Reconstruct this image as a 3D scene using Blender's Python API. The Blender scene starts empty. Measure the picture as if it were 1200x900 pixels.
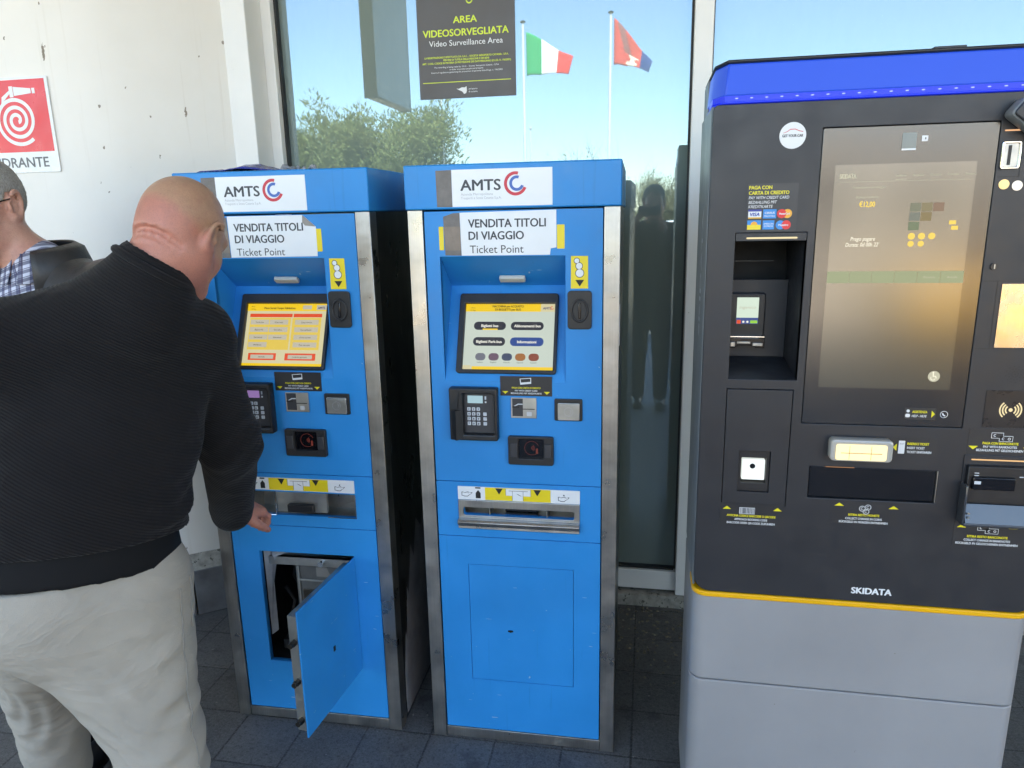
import bpy, bmesh, math, random
import numpy as np
from mathutils import Matrix, Vector
R = math.radians
rnd = random.Random(7)
sc = bpy.context.scene
col = sc.collection

# ------------------------------------------------------------------ camera
F_PX, PITCH, YAW, ROLL = 845.5, 0.23210, 0.18786, -0.02065
fwd = Vector((-math.sin(YAW)*math.cos(PITCH), math.cos(YAW)*math.cos(PITCH), -math.sin(PITCH)))
rgt = Vector((math.cos(YAW), math.sin(YAW), 0))
upv = rgt.cross(fwd)
cr, sr = math.cos(ROLL), math.sin(ROLL)
rgt2 = rgt*cr + upv*sr
upv2 = upv*cr - rgt*sr
cam = bpy.data.cameras.new('camera'); cam_ob = bpy.data.objects.new('camera', cam); col.objects.link(cam_ob)
cam.sensor_fit = 'HORIZONTAL'; cam.sensor_width = 36; cam.lens = F_PX/1200*36
cam.clip_start = 0.02; cam.clip_end = 3000
Mc = Matrix((rgt2, upv2, -fwd)).transposed().to_4x4(); Mc.translation = Vector((0, 0, 1.6))
cam_ob.matrix_world = Mc
sc.camera = cam_ob

# ------------------------------------------------------------------ light
EXPO = 2.95
SUN_EL, SUN_AZ = R(54), R(12)          # the sun stands behind the building, a little to the right
w = bpy.data.worlds.new('World'); sc.world = w; w.use_nodes = True
nt = w.node_tree; nt.nodes.clear()
sky = nt.nodes.new('ShaderNodeTexSky'); sky.sky_type = 'NISHITA'; sky.sun_disc = False
sky.sun_elevation = SUN_EL; sky.sun_rotation = SUN_AZ; sky.air_density = 1.0; sky.dust_density = 0.35; sky.ozone_density = 2.0
bg = nt.nodes.new('ShaderNodeBackground'); bg.inputs['Strength'].default_value = 0.12
wo = nt.nodes.new('ShaderNodeOutputWorld')
nt.links.new(sky.outputs[0], bg.inputs[0]); nt.links.new(bg.outputs[0], wo.inputs[0])
sl = bpy.data.lights.new('sun', 'SUN'); sl.energy = 5.0; sl.angle = R(0.5); sl.color = (1, .93, .82)
so = bpy.data.objects.new('sun', sl); col.objects.link(so)
sd = Vector((math.sin(SUN_AZ)*math.cos(SUN_EL), math.cos(SUN_AZ)*math.cos(SUN_EL), math.sin(SUN_EL)))
so.rotation_euler = sd.to_track_quat('Z', 'Y').to_euler(); so.location = (0, 20, 30)
vs = sc.view_settings
vs.view_transform = 'Standard'; vs.look = 'None'; vs.exposure = EXPO; vs.gamma = 1; vs.use_curve_mapping = False
vs.use_white_balance = True; vs.white_balance_temperature = 7150; vs.white_balance_tint = 10
sc.cycles.use_denoising = True
sc.cycles.max_bounces = 10; sc.cycles.diffuse_bounces = 5; sc.cycles.glossy_bounces = 5
sc.cycles.sample_clamp_indirect = 6.0
sc.cycles.caustics_reflective = False; sc.cycles.caustics_refractive = False

# ------------------------------------------------------------------ materials
def lin(c):
    return tuple((x/12.92 if x <= .04045 else ((x+.055)/1.055)**2.4) for x in (v/255 for v in c))

class NG:
    def __init__(s, m): s.t = m.node_tree; s.n = s.t.nodes; s.l = s.t.links
    def add(s, kind, **kw):
        n = s.n.new('ShaderNode'+kind)
        for k, v in kw.items(): setattr(n, k, v)
        return n
    def link(s, a, b): s.l.new(a, b)
    def coord(s, scale=(1, 1, 1), rot=(0, 0, 0), kind='Object'):
        tc = s.add('TexCoord'); mp = s.add('Mapping')
        mp.inputs['Scale'].default_value = scale; mp.inputs['Rotation'].default_value = rot
        s.link(tc.outputs[kind], mp.inputs[0]); return mp.outputs[0]
    def noise(s, vec, scale, detail=4, rough=.55):
        n = s.add('TexNoise'); n.inputs['Scale'].default_value = scale; n.inputs['Detail'].default_value = detail
        n.inputs['Roughness'].default_value = rough; s.link(vec, n.inputs['Vector']); return n.outputs[0]
    def ramp(s, f, a, b, c0=(0, 0, 0, 1), c1=(1, 1, 1, 1)):
        r = s.add('ValToRGB'); e = r.color_ramp.elements
        e[0].position = a; e[0].color = c0; e[1].position = b; e[1].color = c1; s.link(f, r.inputs[0]); return r.outputs[0]
    def mix(s, fac, a, b, mode='MIX'):
        m = s.add('MixRGB', blend_type=mode)
        for i, x in enumerate((fac, a, b)):
            if isinstance(x, (int, float)): m.inputs[i].default_value = x if i == 0 else (x, x, x, 1)
            elif isinstance(x, tuple): m.inputs[i].default_value = (*x[:3], 1)
            else: s.link(x, m.inputs[i])
        return m.outputs[0]
    def math(s, op, a, b=0.0):
        m = s.add('Math', operation=op)
        for i, x in enumerate((a, b)):
            if isinstance(x, (int, float)): m.inputs[i].default_value = x
            else: s.link(x, m.inputs[i])
        return m.outputs[0]

def newmat(name):
    m = bpy.data.materials.new(name); m.use_nodes = True
    g = NG(m); b = g.n['Principled BSDF']; return m, g, b

def mat(name, c, rough=.5, metal=0., var=.12, vscale=6., bump=0., bscale=150., stretch=(1, 1, 1), spec=.5, coat=0., rvar=0.1, speck=None):
    """principled surface: base colour varied by large and small noise, rough noise, optional bump and specks (col, scale, threshold)"""
    m, g, b = newmat(name)
    v = g.coord(stretch)
    n1 = g.noise(v, vscale, 5)
    base = g.mix(g.ramp(n1, .3, .7), tuple(x*(1-var) for x in c), tuple(min(1, x*(1+var)) for x in c))
    if speck:
        sc_, ss, th = speck
        n2 = g.noise(v, ss, 3, .6)
        base = g.mix(g.ramp(n2, th, th+.03), base, sc_)
    g.link(base, b.inputs['Base Color'])
    r = g.ramp(g.noise(v, vscale*3, 4), .25, .75, (max(0, rough-rvar),)*3+(1,), (min(1, rough+rvar),)*3+(1,))
    g.link(r, b.inputs['Roughness'])
    b.inputs['Metallic'].default_value = metal
    b.inputs['Specular IOR Level'].default_value = spec
    b.inputs['Coat Weight'].default_value = coat; b.inputs['Coat Roughness'].default_value = .12
    if bump:
        bp = g.add('Bump'); bp.inputs['Strength'].default_value = bump; bp.inputs['Distance'].default_value = .002
        g.link(g.noise(v, bscale, 3), bp.inputs['Height']); g.link(bp.outputs[0], b.inputs['Normal'])
    return m

def glow(name, c, level=1.0, base=(.02, .02, .02), rough=.25):
    """a lit screen element or lamp"""
    m, g, b = newmat(name)
    b.inputs['Base Color'].default_value = (*base, 1); b.inputs['Roughness'].default_value = rough
    b.inputs['Specular IOR Level'].default_value = .25
    v = g.coord()
    e = g.mix(g.noise(v, 9, 2), tuple(x*.93 for x in lin(c)), tuple(min(1, x*1.06) for x in lin(c)))
    g.link(e, b.inputs['Emission Color'])
    b.inputs['Emission Strength'].default_value = level/2**EXPO
    return m

M = {}
# machine blue with faint scratches and chips
def blue_paint(name, c):
    m, g, b = newmat(name)
    v = g.coord()
    n1 = g.noise(v, 3, 5)
    base = g.mix(g.ramp(n1, .3, .7), tuple(x*.86 for x in c), tuple(min(1, x*1.08) for x in c))
    vs_ = g.coord((1, 1, .05), (0, R(8), 0))
    streak = g.ramp(g.noise(vs_, 60, 3), .66, .75)
    base = g.mix(g.math('MULTIPLY', streak, .20), base, tuple(x*.5 for x in c))
    vsc = g.coord((14, 14, 160), (0, R(12), 0))
    scr = g.math('MULTIPLY', g.ramp(g.noise(vsc, 1.0, 2), .745, .76), .55)
    base = g.mix(scr, base, (.55, .65, .72))
    chips = g.ramp(g.noise(v, 55, 2, .5), .755, .775)
    base = g.mix(g.math('MULTIPLY', chips, .6), base, (.5, .58, .62))
    g.link(base, b.inputs['Base Color'])
    g.link(g.ramp(g.noise(v, 12, 5), .3, .7, (.30,)*3+(1,), (.48,)*3+(1,)), b.inputs['Roughness'])
    b.inputs['Specular IOR Level'].default_value = .4
    bp = g.add('Bump'); bp.inputs['Strength'].default_value = .06; bp.inputs['Distance'].default_value = .001
    g.link(g.noise(v, 350, 2), bp.inputs['Height']); g.link(bp.outputs[0], b.inputs['Normal'])
    return m
M['blue'] = blue_paint('blue_paint', (.012, .245, .625))
def stainless(name, c=(.50, .485, .46), rough=.30):
    m, g, b = newmat(name)
    v = g.coord((300, 300, 3))
    n = g.noise(v, 1.0, 3)
    vd = g.coord()
    dirt = g.ramp(g.noise(vd, 9, 6, .65), .42, .72)
    base = g.mix(n, tuple(x*.82 for x in c), tuple(x*1.12 for x in c))
    base = g.mix(g.math('MULTIPLY', dirt, .35), base, (.13, .12, .105))
    g.link(base, b.inputs['Base Color']); b.inputs['Metallic'].default_value = 1
    g.link(g.ramp(g.noise(vd, 14, 5), .3, .75, (rough-.06,)*3+(1,), (rough+.16,)*3+(1,)), b.inputs['Roughness'])
    bp = g.add('Bump'); bp.inputs['Strength'].default_value = .05; bp.inputs['Distance'].default_value = .001
    g.link(n, bp.inputs['Height']); g.link(bp.outputs[0], b.inputs['Normal'])
    return m
M['steel'] = stainless('brushed_steel')
M['zinc'] = mat('zinc_metal', (.42, .42, .40), .38, .9, .2, 14, .05)
M['chrome'] = mat('bright_chrome', (.75, .75, .74), .12, 1, .05)
M['bolt'] = mat('dark_bolt', (.10, .085, .07), .35, 1, .3, 60)
M['black'] = mat('black_plastic', (.014, .014, .016), .42, 0, .2, 20, .08, 600)
M['black_gloss'] = mat('gloss_black', (.006, .006, .008), .07, 0, .1, 20, spec=.5)
M['cab_side'] = mat('black_side_sheet', (.012, .012, .011), .33, 0, .5, 5, .12, 30, (1, 1, .3), speck=((.10, .10, .095), 38, .70))
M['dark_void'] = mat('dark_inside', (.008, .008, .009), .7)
M['film'] = mat('peeled_film', (.27, .27, .28), .55, 0, .25, 12, .2, 60)
M['white_vinyl'] = mat('white_vinyl', (.76, .78, .80), .38, 0, .03, 9)
M['grey_tape'] = mat('grey_tape', (.165, .15, .14), .55, 0, .18, 40, .3, 260)
M['brown_tape'] = mat('brown_tape', (.21, .165, .135), .35, 0, .12, 30, .2, 200)
M['yellow'] = mat('yellow_vinyl', (.80, .62, .02), .4, 0, .06)
M['ink'] = mat('dark_ink', (.045, .05, .06), .5, 0, .1)
M['ink_black'] = mat('black_ink', (.01, .01, .01), .5, 0, .1)
M['ink_faint'] = mat('pale_ink', (.42, .43, .46), .5, 0, .1)
M['red_ink'] = mat('red_ink', (.58, .035, .055), .45, 0, .05)
M['blue_ink'] = mat('blue_ink', (.045, .13, .44), .45, 0, .05)
M['label_dark'] = mat('dark_label', (.022, .022, .025), .42, 0, .1)
M['label_yellow'] = mat('yellow_print', (.78, .68, .02), .5, 0, .05)
M['label_white'] = mat('white_print', (.74, .75, .76), .5, 0, .05)
M['key'] = mat('grey_key', (.55, .58, .62), .45, 0, .08)
M['pad'] = mat('pad_face', (.035, .036, .042), .4, 0, .1)
M['paper_fold'] = mat('paper_back', (.30, .27, .24), .6, 0, .1)
# pay station
M['anthracite'] = mat('anthracite_paint', (.0235, .0245, .029), .40, 0, .10, 5, .10, 900, spec=.45)
M['station_grey'] = mat('grey_powder_coat', (.29, .287, .294), .42, .0, .09, 2.5, .10, 500, speck=((.13, .10, .08), 45, .735))
M['station_side'] = mat('grey_side_coat', (.20, .215, .225), .40, 0, .06, 4)
M['strip_yellow'] = mat('yellow_strip', (.83, .42, .005), .38, 0, .05)
def ag_glass():
    m, g, b = newmat('antiglare_screen_glass')
    v = g.coord()
    b.inputs['Base Color'].default_value = (.010, .011, .013, 1)
    g.link(g.ramp(g.noise(v, 5, 5), .3, .7, (.13,)*3+(1,), (.20,)*3+(1,)), b.inputs['Roughness'])
    b.inputs['Specular IOR Level'].default_value = 1.
    b.inputs['Coat Weight'].default_value = .35; b.inputs['Coat Roughness'].default_value = .20; b.inputs['Coat IOR'].default_value = 1.5
    return m
M['ag'] = ag_glass()
def window_glass():
    m, g, b = newmat('dusty_reflective_glass')
    v = g.coord()
    b.inputs['Base Color'].default_value = (.155, .195, .172, 1); b.inputs['Roughness'].default_value = .3
    b.inputs['Specular IOR Level'].default_value = 0
    gl = g.add('BsdfGlossy'); gl.inputs['Roughness'].default_value = .012; gl.inputs['Color'].default_value = (.68, .88, 1, 1)
    wv = g.noise(g.coord((.7, .7, .5)), 1.2, 1)
    bp = g.add('Bump'); bp.inputs['Strength'].default_value = .05; bp.inputs['Distance'].default_value = .01
    g.link(wv, bp.inputs['Height']); g.link(bp.outputs[0], gl.inputs['Normal'])
    mx = g.add('MixShader'); mx.inputs[0].default_value = .20
    g.link(b.outputs[0], mx.inputs[1]); g.link(gl.outputs[0], mx.inputs[2])
    df = g.add('BsdfDiffuse'); df.inputs['Color'].default_value = (.50, .52, .48, 1)
    film = g.math('MULTIPLY', g.ramp(g.noise(g.coord((1, 1, .35)), 6, 6, .65), .3, .8), .07)
    spots = g.ramp(g.noise(v, 120, 2, .5), .74, .76)
    dust = g.math('ADD', g.math('ADD', film, .022), g.math('MULTIPLY', spots, .16))
    m2 = g.add('MixShader'); g.link(dust, m2.inputs[0]); g.link(mx.outputs[0], m2.inputs[1]); g.link(df.outputs[0], m2.inputs[2])
    g.link(m2.outputs[0], g.n['Material Output'].inputs[0])
    return m
M['window'] = window_glass()
# building
def plaster():
    m, g, b = newmat('white_plaster')
    v = g.coord()
    base = g.mix(g.ramp(g.noise(v, 1.7, 6, .6), .3, .75), (.77, .745, .70), (.84, .825, .79))
    def specks(scale, stretch, r, thr, colr, amt, base):
        vo = g.add('TexVoronoi'); vo.inputs['Scale'].default_value = scale; vo.inputs['Randomness'].default_value = 1
        vo.voronoi_dimensions = '2D'; xz = g.add('SeparateXYZ'); g.link(v, xz.inputs[0]); cb = g.add('CombineXYZ'); g.link(xz.outputs[0], cb.inputs[0]); g.link(g.math('MULTIPLY', xz.outputs[2], stretch), cb.inputs[1])
        g.link(g.mix(.010, cb.outputs[0], g.noise(v, 90, 3), 'ADD'), vo.inputs['Vector'])
        sx = g.add('SeparateColor'); g.link(vo.outputs['Color'], sx.inputs[0])
        rr = g.math('MULTIPLY', sx.outputs[1], r)
        on = g.math('MULTIPLY', g.math('LESS_THAN', vo.outputs['Distance'], rr), g.math('GREATER_THAN', sx.outputs[0], thr))
        return g.mix(g.math('MULTIPLY', on, amt), base, colr)
    base = specks(8, .22, .050, .30, (.15, .11, .07), .85, base)
    base = specks(14, .6, .060, .72, (.17, .13, .09), .8, base)
    run = g.ramp(g.noise(g.coord((1, 1, .04)), 30, 4), .62, .75)
    base = g.mix(g.math('MULTIPLY', run, .16), base, (.45, .38, .29))
    g.link(base, b.inputs['Base Color']); b.inputs['Roughness'].default_value = .78; b.inputs['Specular IOR Level'].default_value = .25
    bp = g.add('Bump'); bp.inputs['Strength'].default_value = .12; bp.inputs['Distance'].default_value = .003
    g.link(g.noise(v, 70, 4), bp.inputs['Height']); g.link(bp.outputs[0], b.inputs['Normal'])
    return m
M['plaster'] = plaster()
M['white_frame'] = mat('white_aluminium', (.74, .735, .715), .38, 0, .05, 3, speck=((.35, .33, .30), 60, .735))
M['rubber'] = mat('black_rubber', (.012, .012, .012), .6)
M['concrete'] = mat('old_concrete', (.30, .285, .25), .85, 0, .35, 30, .6, 90, speck=((.09, .085, .07), 50, .6))
M['slate'] = mat('dark_stone_slab', (.13, .132, .138), .6, 0, .28, 14, .35, 160)
M['facade'] = mat('pale_facade_panels', (.55, .54, .52), .6, 0, .06, 2)
M['canopy'] = mat('canopy_soffit', (.66, .64, .60), .6, 0, .05, 2)
def paving():
    m, g, b = newmat('dark_paving_tiles')
    tc = g.add('TexCoord'); mp = g.add('Mapping'); mp.inputs['Location'].default_value = (.018, -1.883, 0)
    g.link(tc.outputs['Object'], mp.inputs[0])
    br = g.add('TexBrick'); br.offset = 0.0; br.squash = 1.0
    br.inputs['Scale'].default_value = 1; br.inputs['Brick Width'].default_value = .2083; br.inputs['Row Height'].default_value = .2115
    br.inputs['Mortar Size'].default_value = .0036; br.inputs['Mortar Smooth'].default_value = .25; br.inputs['Bias'].default_value = 0
    br.inputs['Color1'].default_value = (.092, .091, .091, 1); br.inputs['Color2'].default_value = (.128, .126, .126, 1); br.inputs['Mortar'].default_value = (.022, .021, .020, 1)
    g.link(mp.outputs[0], br.inputs['Vector'])
    v = g.coord()
    base = g.mix(g.ramp(g.noise(v, 4.5, 6, .65), .36, .7), br.outputs[0], (.055, .053, .051), 'MIX')
    base = g.mix(.45, base, br.outputs[0])
    base = g.mix(g.math('MULTIPLY', g.ramp(g.noise(v, 210, 4, .7), .46, .66), .55), base, (.20, .198, .195))
    base = g.mix(g.math('MULTIPLY', g.ramp(g.noise(v, 150, 3, .7), .52, .70), .6), base, (.030, .029, .028))
    base = g.mix(g.math('MULTIPLY', g.ramp(g.noise(v, 85, 4, .75), .50, .64), .55), base, (.17, .168, .165))
    base = g.mix(g.math('MULTIPLY', g.ramp(g.noise(v, 70, 3, .75), .53, .66), .55), base, (.028, .027, .026))
    st = g.ramp(g.noise(v, 7.5, 4), .60, .68)
    base = g.mix(g.math('MULTIPLY', st, .5), base, (.032, .030, .030))
    sp = g.ramp(g.noise(v, 42, 2, .4), .755, .77)
    base = g.mix(g.math('MULTIPLY', sp, .8), base, (.33, .31, .28))
    g.link(base, b.inputs['Base Color'])
    g.link(g.ramp(g.noise(v, 20, 4), .3, .7, (.50,)*3+(1,), (.72,)*3+(1,)), b.inputs['Roughness'])
    h = g.mix(.5, g.mix(br.outputs[1], 1.0, 0.0), g.mix(.25, 0.0, g.noise(v, 320, 3)), 'ADD')
    bp = g.add('Bump'); bp.inputs['Strength'].default_value = .8; bp.inputs['Distance'].default_value = .004
    g.link(h, bp.inputs['Height']); g.link(bp.outputs[0], b.inputs['Normal'])
    return m
M['paving'] = paving()
M['asphalt'] = mat('asphalt', (.060, .058, .054), .85, 0, .15, 2, .4, 120)
M['forecourt'] = mat('pale_forecourt', (.40, .345, .27), .8, 0, .15, .4, .3, 40)
M['dry_grass'] = mat('dry_grass_ground', (.10, .10, .045), .9, 0, .3, .6, .5, 20)
M['kerb'] = mat('kerb_stone', (.30, .29, .27), .8, 0, .15, 6)
# ------------------------------------------------------------------ mesh helpers
class MB:
    """collects boxes, tubes and polygons for ONE mesh object"""
    def __init__(s): s.v = []; s.f = []
    def box(s, x0, x1, y0, y1, z0, z1):
        b = len(s.v)
        s.v += [(x, y, z) for x in (x0, x1) for y in (y0, y1) for z in (z0, z1)]
        s.f += [tuple(b+i for i in q) for q in ((0, 1, 3, 2), (4, 6, 7, 5), (0, 4, 5, 1), (2, 3, 7, 6), (0, 2, 6, 4), (1, 5, 7, 3))]
        return s
    def poly(s, pts):
        b = len(s.v); s.v += [tuple(p) for p in pts]; s.f.append(tuple(range(b, b+len(pts)))); return s
    def add(s, verts, faces):
        b = len(s.v); s.v += [tuple(p) for p in verts]; s.f += [tuple(b+i for i in f) for f in faces]; return s
    def mesh(s, me):
        return s.add([tuple(v.co) for v in me.vertices], [tuple(p.vertices) for p in me.polygons])
    def tube(s, pts, rad, n=10, caps=True, closed=False):
        pts = [Vector(p) for p in pts]; k = len(pts)
        rad = list(rad) if hasattr(rad, '__len__') else [rad]*k
        b = len(s.v); prev = None
        for i, p in enumerate(pts):
            a = pts[(i-1) % k] if (closed or i > 0) else p
            c = pts[(i+1) % k] if (closed or i < k-1) else p
            t = (c-a).normalized()
            if prev is None:
                u = t.cross(Vector((0, 0, 1)))
                if u.length < 1e-3: u = t.cross(Vector((1, 0, 0)))
            else: u = prev - t*prev.dot(t)
            u.normalize(); prev = u; q = t.cross(u)
            for j in range(n):
                an = 2*math.pi*j/n
                s.v.append(tuple(p+(u*math.cos(an)+q*math.sin(an))*rad[i]))
        for i in range(k if closed else k-1):
            for j in range(n):
                i2 = (i+1) % k
                s.f.append((b+i*n+j, b+i*n+(j+1) % n, b+i2*n+(j+1) % n, b+i2*n+j))
        if caps and not closed:
            s.f.append(tuple(b+j for j in reversed(range(n)))); s.f.append(tuple(b+(k-1)*n+j for j in range(n)))
        return s
    def cyl(s, a, b_, r, n=20, r2=None): return s.tube([a, b_], [r, r if r2 is None else r2], n)
    def prism(s, poly, z0, z1):
        """plan polygon (x,y) extruded in z"""
        n = len(poly); b = len(s.v)
        s.v += [(x, y, z0) for x, y in poly]+[(x, y, z1) for x, y in poly]
        s.f += [tuple(b+i for i in reversed(range(n))), tuple(b+n+i for i in range(n))]
        s.f += [(b+i, b+(i+1) % n, b+n+(i+1) % n, b+n+i) for i in range(n)]
        return s
    def build(s, name, m, parent=None, X=None, bevel=0, smooth=35, seg=2, weld=False):
        me = bpy.data.meshes.new(name)
        vs_ = [X @ Vector(p) for p in s.v] if X is not None else s.v
        me.from_pydata([tuple(p) for p in vs_], [], s.f)
        bm = bmesh.new(); bm.from_mesh(me)
        if weld: bmesh.ops.remove_doubles(bm, verts=bm.verts, dist=1e-5)
        bmesh.ops.recalc_face_normals(bm, faces=bm.faces); bm.to_mesh(me); bm.free()
        return finish(name, me, m, parent, bevel, smooth, seg)

def finish(name, me, m, parent=None, bevel=0, smooth=35, seg=2):
    me.name = name
    if m is not None and not me.materials: me.materials.append(m)
    if smooth:
        me.polygons.foreach_set('use_smooth', [True]*len(me.polygons)); me.set_sharp_from_angle(angle=R(smooth))
    o = bpy.data.objects.new(name, me); col.objects.link(o)
    if parent is not None: o.parent = parent
    if bevel:
        b = o.modifiers.new('bevel', 'BEVEL'); b.width = bevel; b.segments = seg; b.limit_method = 'ANGLE'; b.angle_limit = R(40)
        b.harden_normals = False
    return o

def tag(o, label=None, cat=None, group=None, kind=None):
    if label: o['label'] = label
    if cat: o['category'] = cat
    if group: o['group'] = group
    if kind: o['kind'] = kind
    return o
def thing(name, label, cat, loc=(0, 0, 0), rz=0., group=None):
    o = bpy.data.objects.new(name, None); col.objects.link(o); o.location = loc; o.rotation_euler = (0, 0, rz)
    o.empty_display_size = .1
    return tag(o, label, cat, group)
def struct(o): o['kind'] = 'structure'; return o

def rrect(x0, x1, y0, y1, r=.005, n=4, rs=None):
    """rounded rectangle polygon; rs = radii of (bl, br, tr, tl)"""
    rs = rs or (r,)*4; out = []
    for (cx, cy, a0, rr) in ((x0+rs[0], y0+rs[0], 180, rs[0]), (x1-rs[1], y0+rs[1], 270, rs[1]), (x1-rs[2], y1-rs[2], 0, rs[2]), (x0+rs[3], y1-rs[3], 90, rs[3])):
        if rr <= 0: out.append((cx, cy)); continue
        for i in range(n+1):
            a = R(a0+90*i/n); out.append((cx+rr*math.cos(a), cy+rr*math.sin(a)))
    return out
def circ(cx, cy, r, n=24, ry=None):
    return [(cx+r*math.cos(2*math.pi*i/n), cy+(ry or r)*math.sin(2*math.pi*i/n)) for i in range(n)]
def arc_band(cx, cy, r0, r1, a0, a1, n=24):
    o = [(cx+r1*math.cos(R(a0+(a1-a0)*i/n)), cy+r1*math.sin(R(a0+(a1-a0)*i/n))) for i in range(n+1)]
    return o+[(cx+r0*math.cos(R(a1+(a0-a1)*i/n)), cy+r0*math.sin(R(a1+(a0-a1)*i/n))) for i in range(n+1)]

def plate_mesh(polys, w0, w1, bevel=0.):
    """2-D outline(s) with holes in the (u,v) plane, between depths w0 and w1"""
    cu = bpy.data.curves.new('outline', 'CURVE'); cu.dimensions = '2D'; cu.fill_mode = 'BOTH'
    cu.extrude = max(1e-6, (w1-w0)/2-bevel); cu.bevel_depth = bevel; cu.bevel_resolution = 1 if bevel else 0; cu.offset = -bevel
    for poly in polys:
        s = cu.splines.new('POLY'); s.points.add(len(poly)-1)
        for i, p in enumerate(poly): s.points[i].co = (p[0], p[1], 0, 1)
        s.use_cyclic_u = True
    o = bpy.data.objects.new('outline', cu); me = bpy.data.meshes.new_from_object(o)
    bpy.data.objects.remove(o); bpy.data.curves.remove(cu)
    me.materials.clear()
    me.transform(Matrix.Translation((0, 0, (w0+w1)/2)))
    return me
def plate(name, polys, w0, w1, m, parent, X, bevel=0., smooth=35):
    if polys and isinstance(polys[0][0], (int, float)): polys = [polys]
    me = plate_mesh(polys, w0, w1, bevel); me.transform(X)
    return finish(name, me, m, parent, 0, smooth)
def flat_mb(polys, w):
    """one thin sheet holding several separate outlines (printed marks)"""
    mb = MB()
    for p in polys:
        me = plate_mesh([p], w-.00015, w+.00015); mb.mesh(me); bpy.data.meshes.remove(me)
    return mb
def marks(name, polys, w, m, parent, X):
    if name in ('arrow_mark', 'rule_line', 'coin_face', 'bank_card', 'header_bar', 'button_face', 'button', 'list_button', 'framed_button', 'list_panel', 'list_title', 'logo_field', 'button_row') and len(polys) > 1:
        for p in polys: o_ = marks(name, [p], w, m, parent, X)
        return o_
    mb = flat_mb(polys, w); me = bpy.data.meshes.new(name); me.from_pydata([tuple(X @ Vector(p)) for p in mb.v], [], mb.f)
    return finish(name, me, m, parent, 0, 0)

_cap = {}
def text_mesh(body, h, bold=0., shear=0., align='LEFT', fit=None, spacing=1.):
    def mk(t):
        cu = bpy.data.curves.new('txt', 'FONT'); cu.body = t; cu.size = 1; cu.resolution_u = 3; cu.shear = shear
        cu.space_character = spacing; cu.fill_mode = 'FRONT'
        o = bpy.data.objects.new('txt', cu); me = bpy.data.meshes.new_from_object(o); bpy.data.objects.remove(o); bpy.data.curves.remove(cu); return me
    if 'H' not in _cap:
        me = mk('H'); _cap['H'] = max(v.co.y for v in me.vertices); bpy.data.meshes.remove(me)
    me = mk(body); me.materials.clear(); k = h/_cap['H']
    xs = [v.co.x for v in me.vertices] or [0]; x0, x1 = min(xs), max(xs); wd = (x1-x0)*k
    kx = k*(fit/wd if fit and wd > 0 else 1); wd = (x1-x0)*kx
    dx = {'LEFT': 0, 'CENTER': -wd/2, 'RIGHT': -wd}[align]
    me.transform(Matrix.Translation((dx-x0*kx, 0, 0)) @ Matrix.Diagonal((kx, k, 1, 1)))
    return me
def lettering(lines, w, m, parent, X, name='lettering'):
    """lines: (text, u, v_baseline, cap_height, opts) -> one flat mesh per line; bold strokes are thickened by layered copies"""
    for t in lines:
        mb = MB(); body, u, v_, h = t[:4]; o = dict(t[4]) if len(t) > 4 else {}
        rot = o.pop('rot', 0); bold = o.pop('bold', 0.)
        me = text_mesh(body, h, **o); me.transform(Matrix.Translation((u, v_, w)) @ Matrix.Rotation(R(rot), 4, 'Z')); mb.mesh(me)
        if bold:
            b0 = list(mb.v); f0 = list(mb.f); s_ = h*(.018+bold*1.5)
            for i, (dx, dy) in enumerate(((1, 0), (-1, 0), (0, .6), (0, -.6))): mb.add([(x+dx*s_, y+dy*s_, z+.00003*(i+1)) for x, y, z in b0], f0)
        bpy.data.meshes.remove(me)
        me = bpy.data.meshes.new(name); me.from_pydata([tuple(X @ Vector(p)) for p in mb.v], [], mb.f)
        o_ = finish(name, me, m, parent, 0, 0)
    return o_
FRONT = Matrix(((1, 0, 0, 0), (0, 0, -1, 0), (0, 1, 0, 0), (0, 0, 0, 1)))   # (u right, v up, w towards the viewer) -> machine axes
# ------------------------------------------------------------------ setting: ground
mb = MB(); mb.poly([(-30, -3.2, 0), (30, -3.2, 0), (30, 3.4, 0), (-30, 3.4, 0)]); struct(mb.build('pavement', M['paving'], smooth=0))
mb = MB(); mb.box(-30, 30, -3.35, -3.2, -.5, -.002); struct(mb.build('kerb', M['kerb'], bevel=.012))
mb = MB(); mb.poly([(-60, -7.5, -.12), (60, -7.5, -.12), (60, -3.35, -.12), (-60, -3.35, -.12)]); struct(mb.build('road', M['asphalt'], smooth=0))
mb = MB(); mb.poly([(-90, -24, -.116), (90, -24, -.116), (90, -7.5, -.116), (-90, -7.5, -.116)]); struct(mb.build('forecourt', M['forecourt'], smooth=0))
mb = MB(); mb.poly([(-1500, -1500, -.13), (1500, -1500, -.13), (1500, 1500, -.13), (-1500, 1500, -.13)]); struct(mb.build('ground', M['dry_grass'], smooth=0))

# ------------------------------------------------------------------ the terminal facade
fac = thing('terminal_building', 'white terminal building with tall reflective window panes in white frames behind the machines', 'building', (0, 2.83, 0))
def fpart(name, mb, m, **k):
    mb.v = [(x, y-2.83, z) for x, y, z in mb.v]; return mb.build(name, m, fac, **k)
fpart('window_pane', MB().box(-1.436, .143, 2.83, 2.845, .10, 3.9), M['window'], smooth=0)
fpart('window_pane', MB().box(.199, 2.6, 2.83, 2.845, .10, 3.9), M['window'], smooth=0)
fpart('window_post', MB().box(.139, .204, 2.775, 2.88, .05, 3.9), M['white_frame'], bevel=.003)
fpart('window_frame', MB().box(-1.474, -1.432, 2.775, 2.88, .05, 3.9), M['white_frame'], bevel=.003)
fpart('gasket', MB().box(-1.432, -1.424, 2.805, 2.829, .15, 3.9).box(.1315, .139, 2.812, 2.829, .15, 3.9).box(.204, .2095, 2.812, 2.829, .15, 3.9), M['rubber'], smooth=0)
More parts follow.
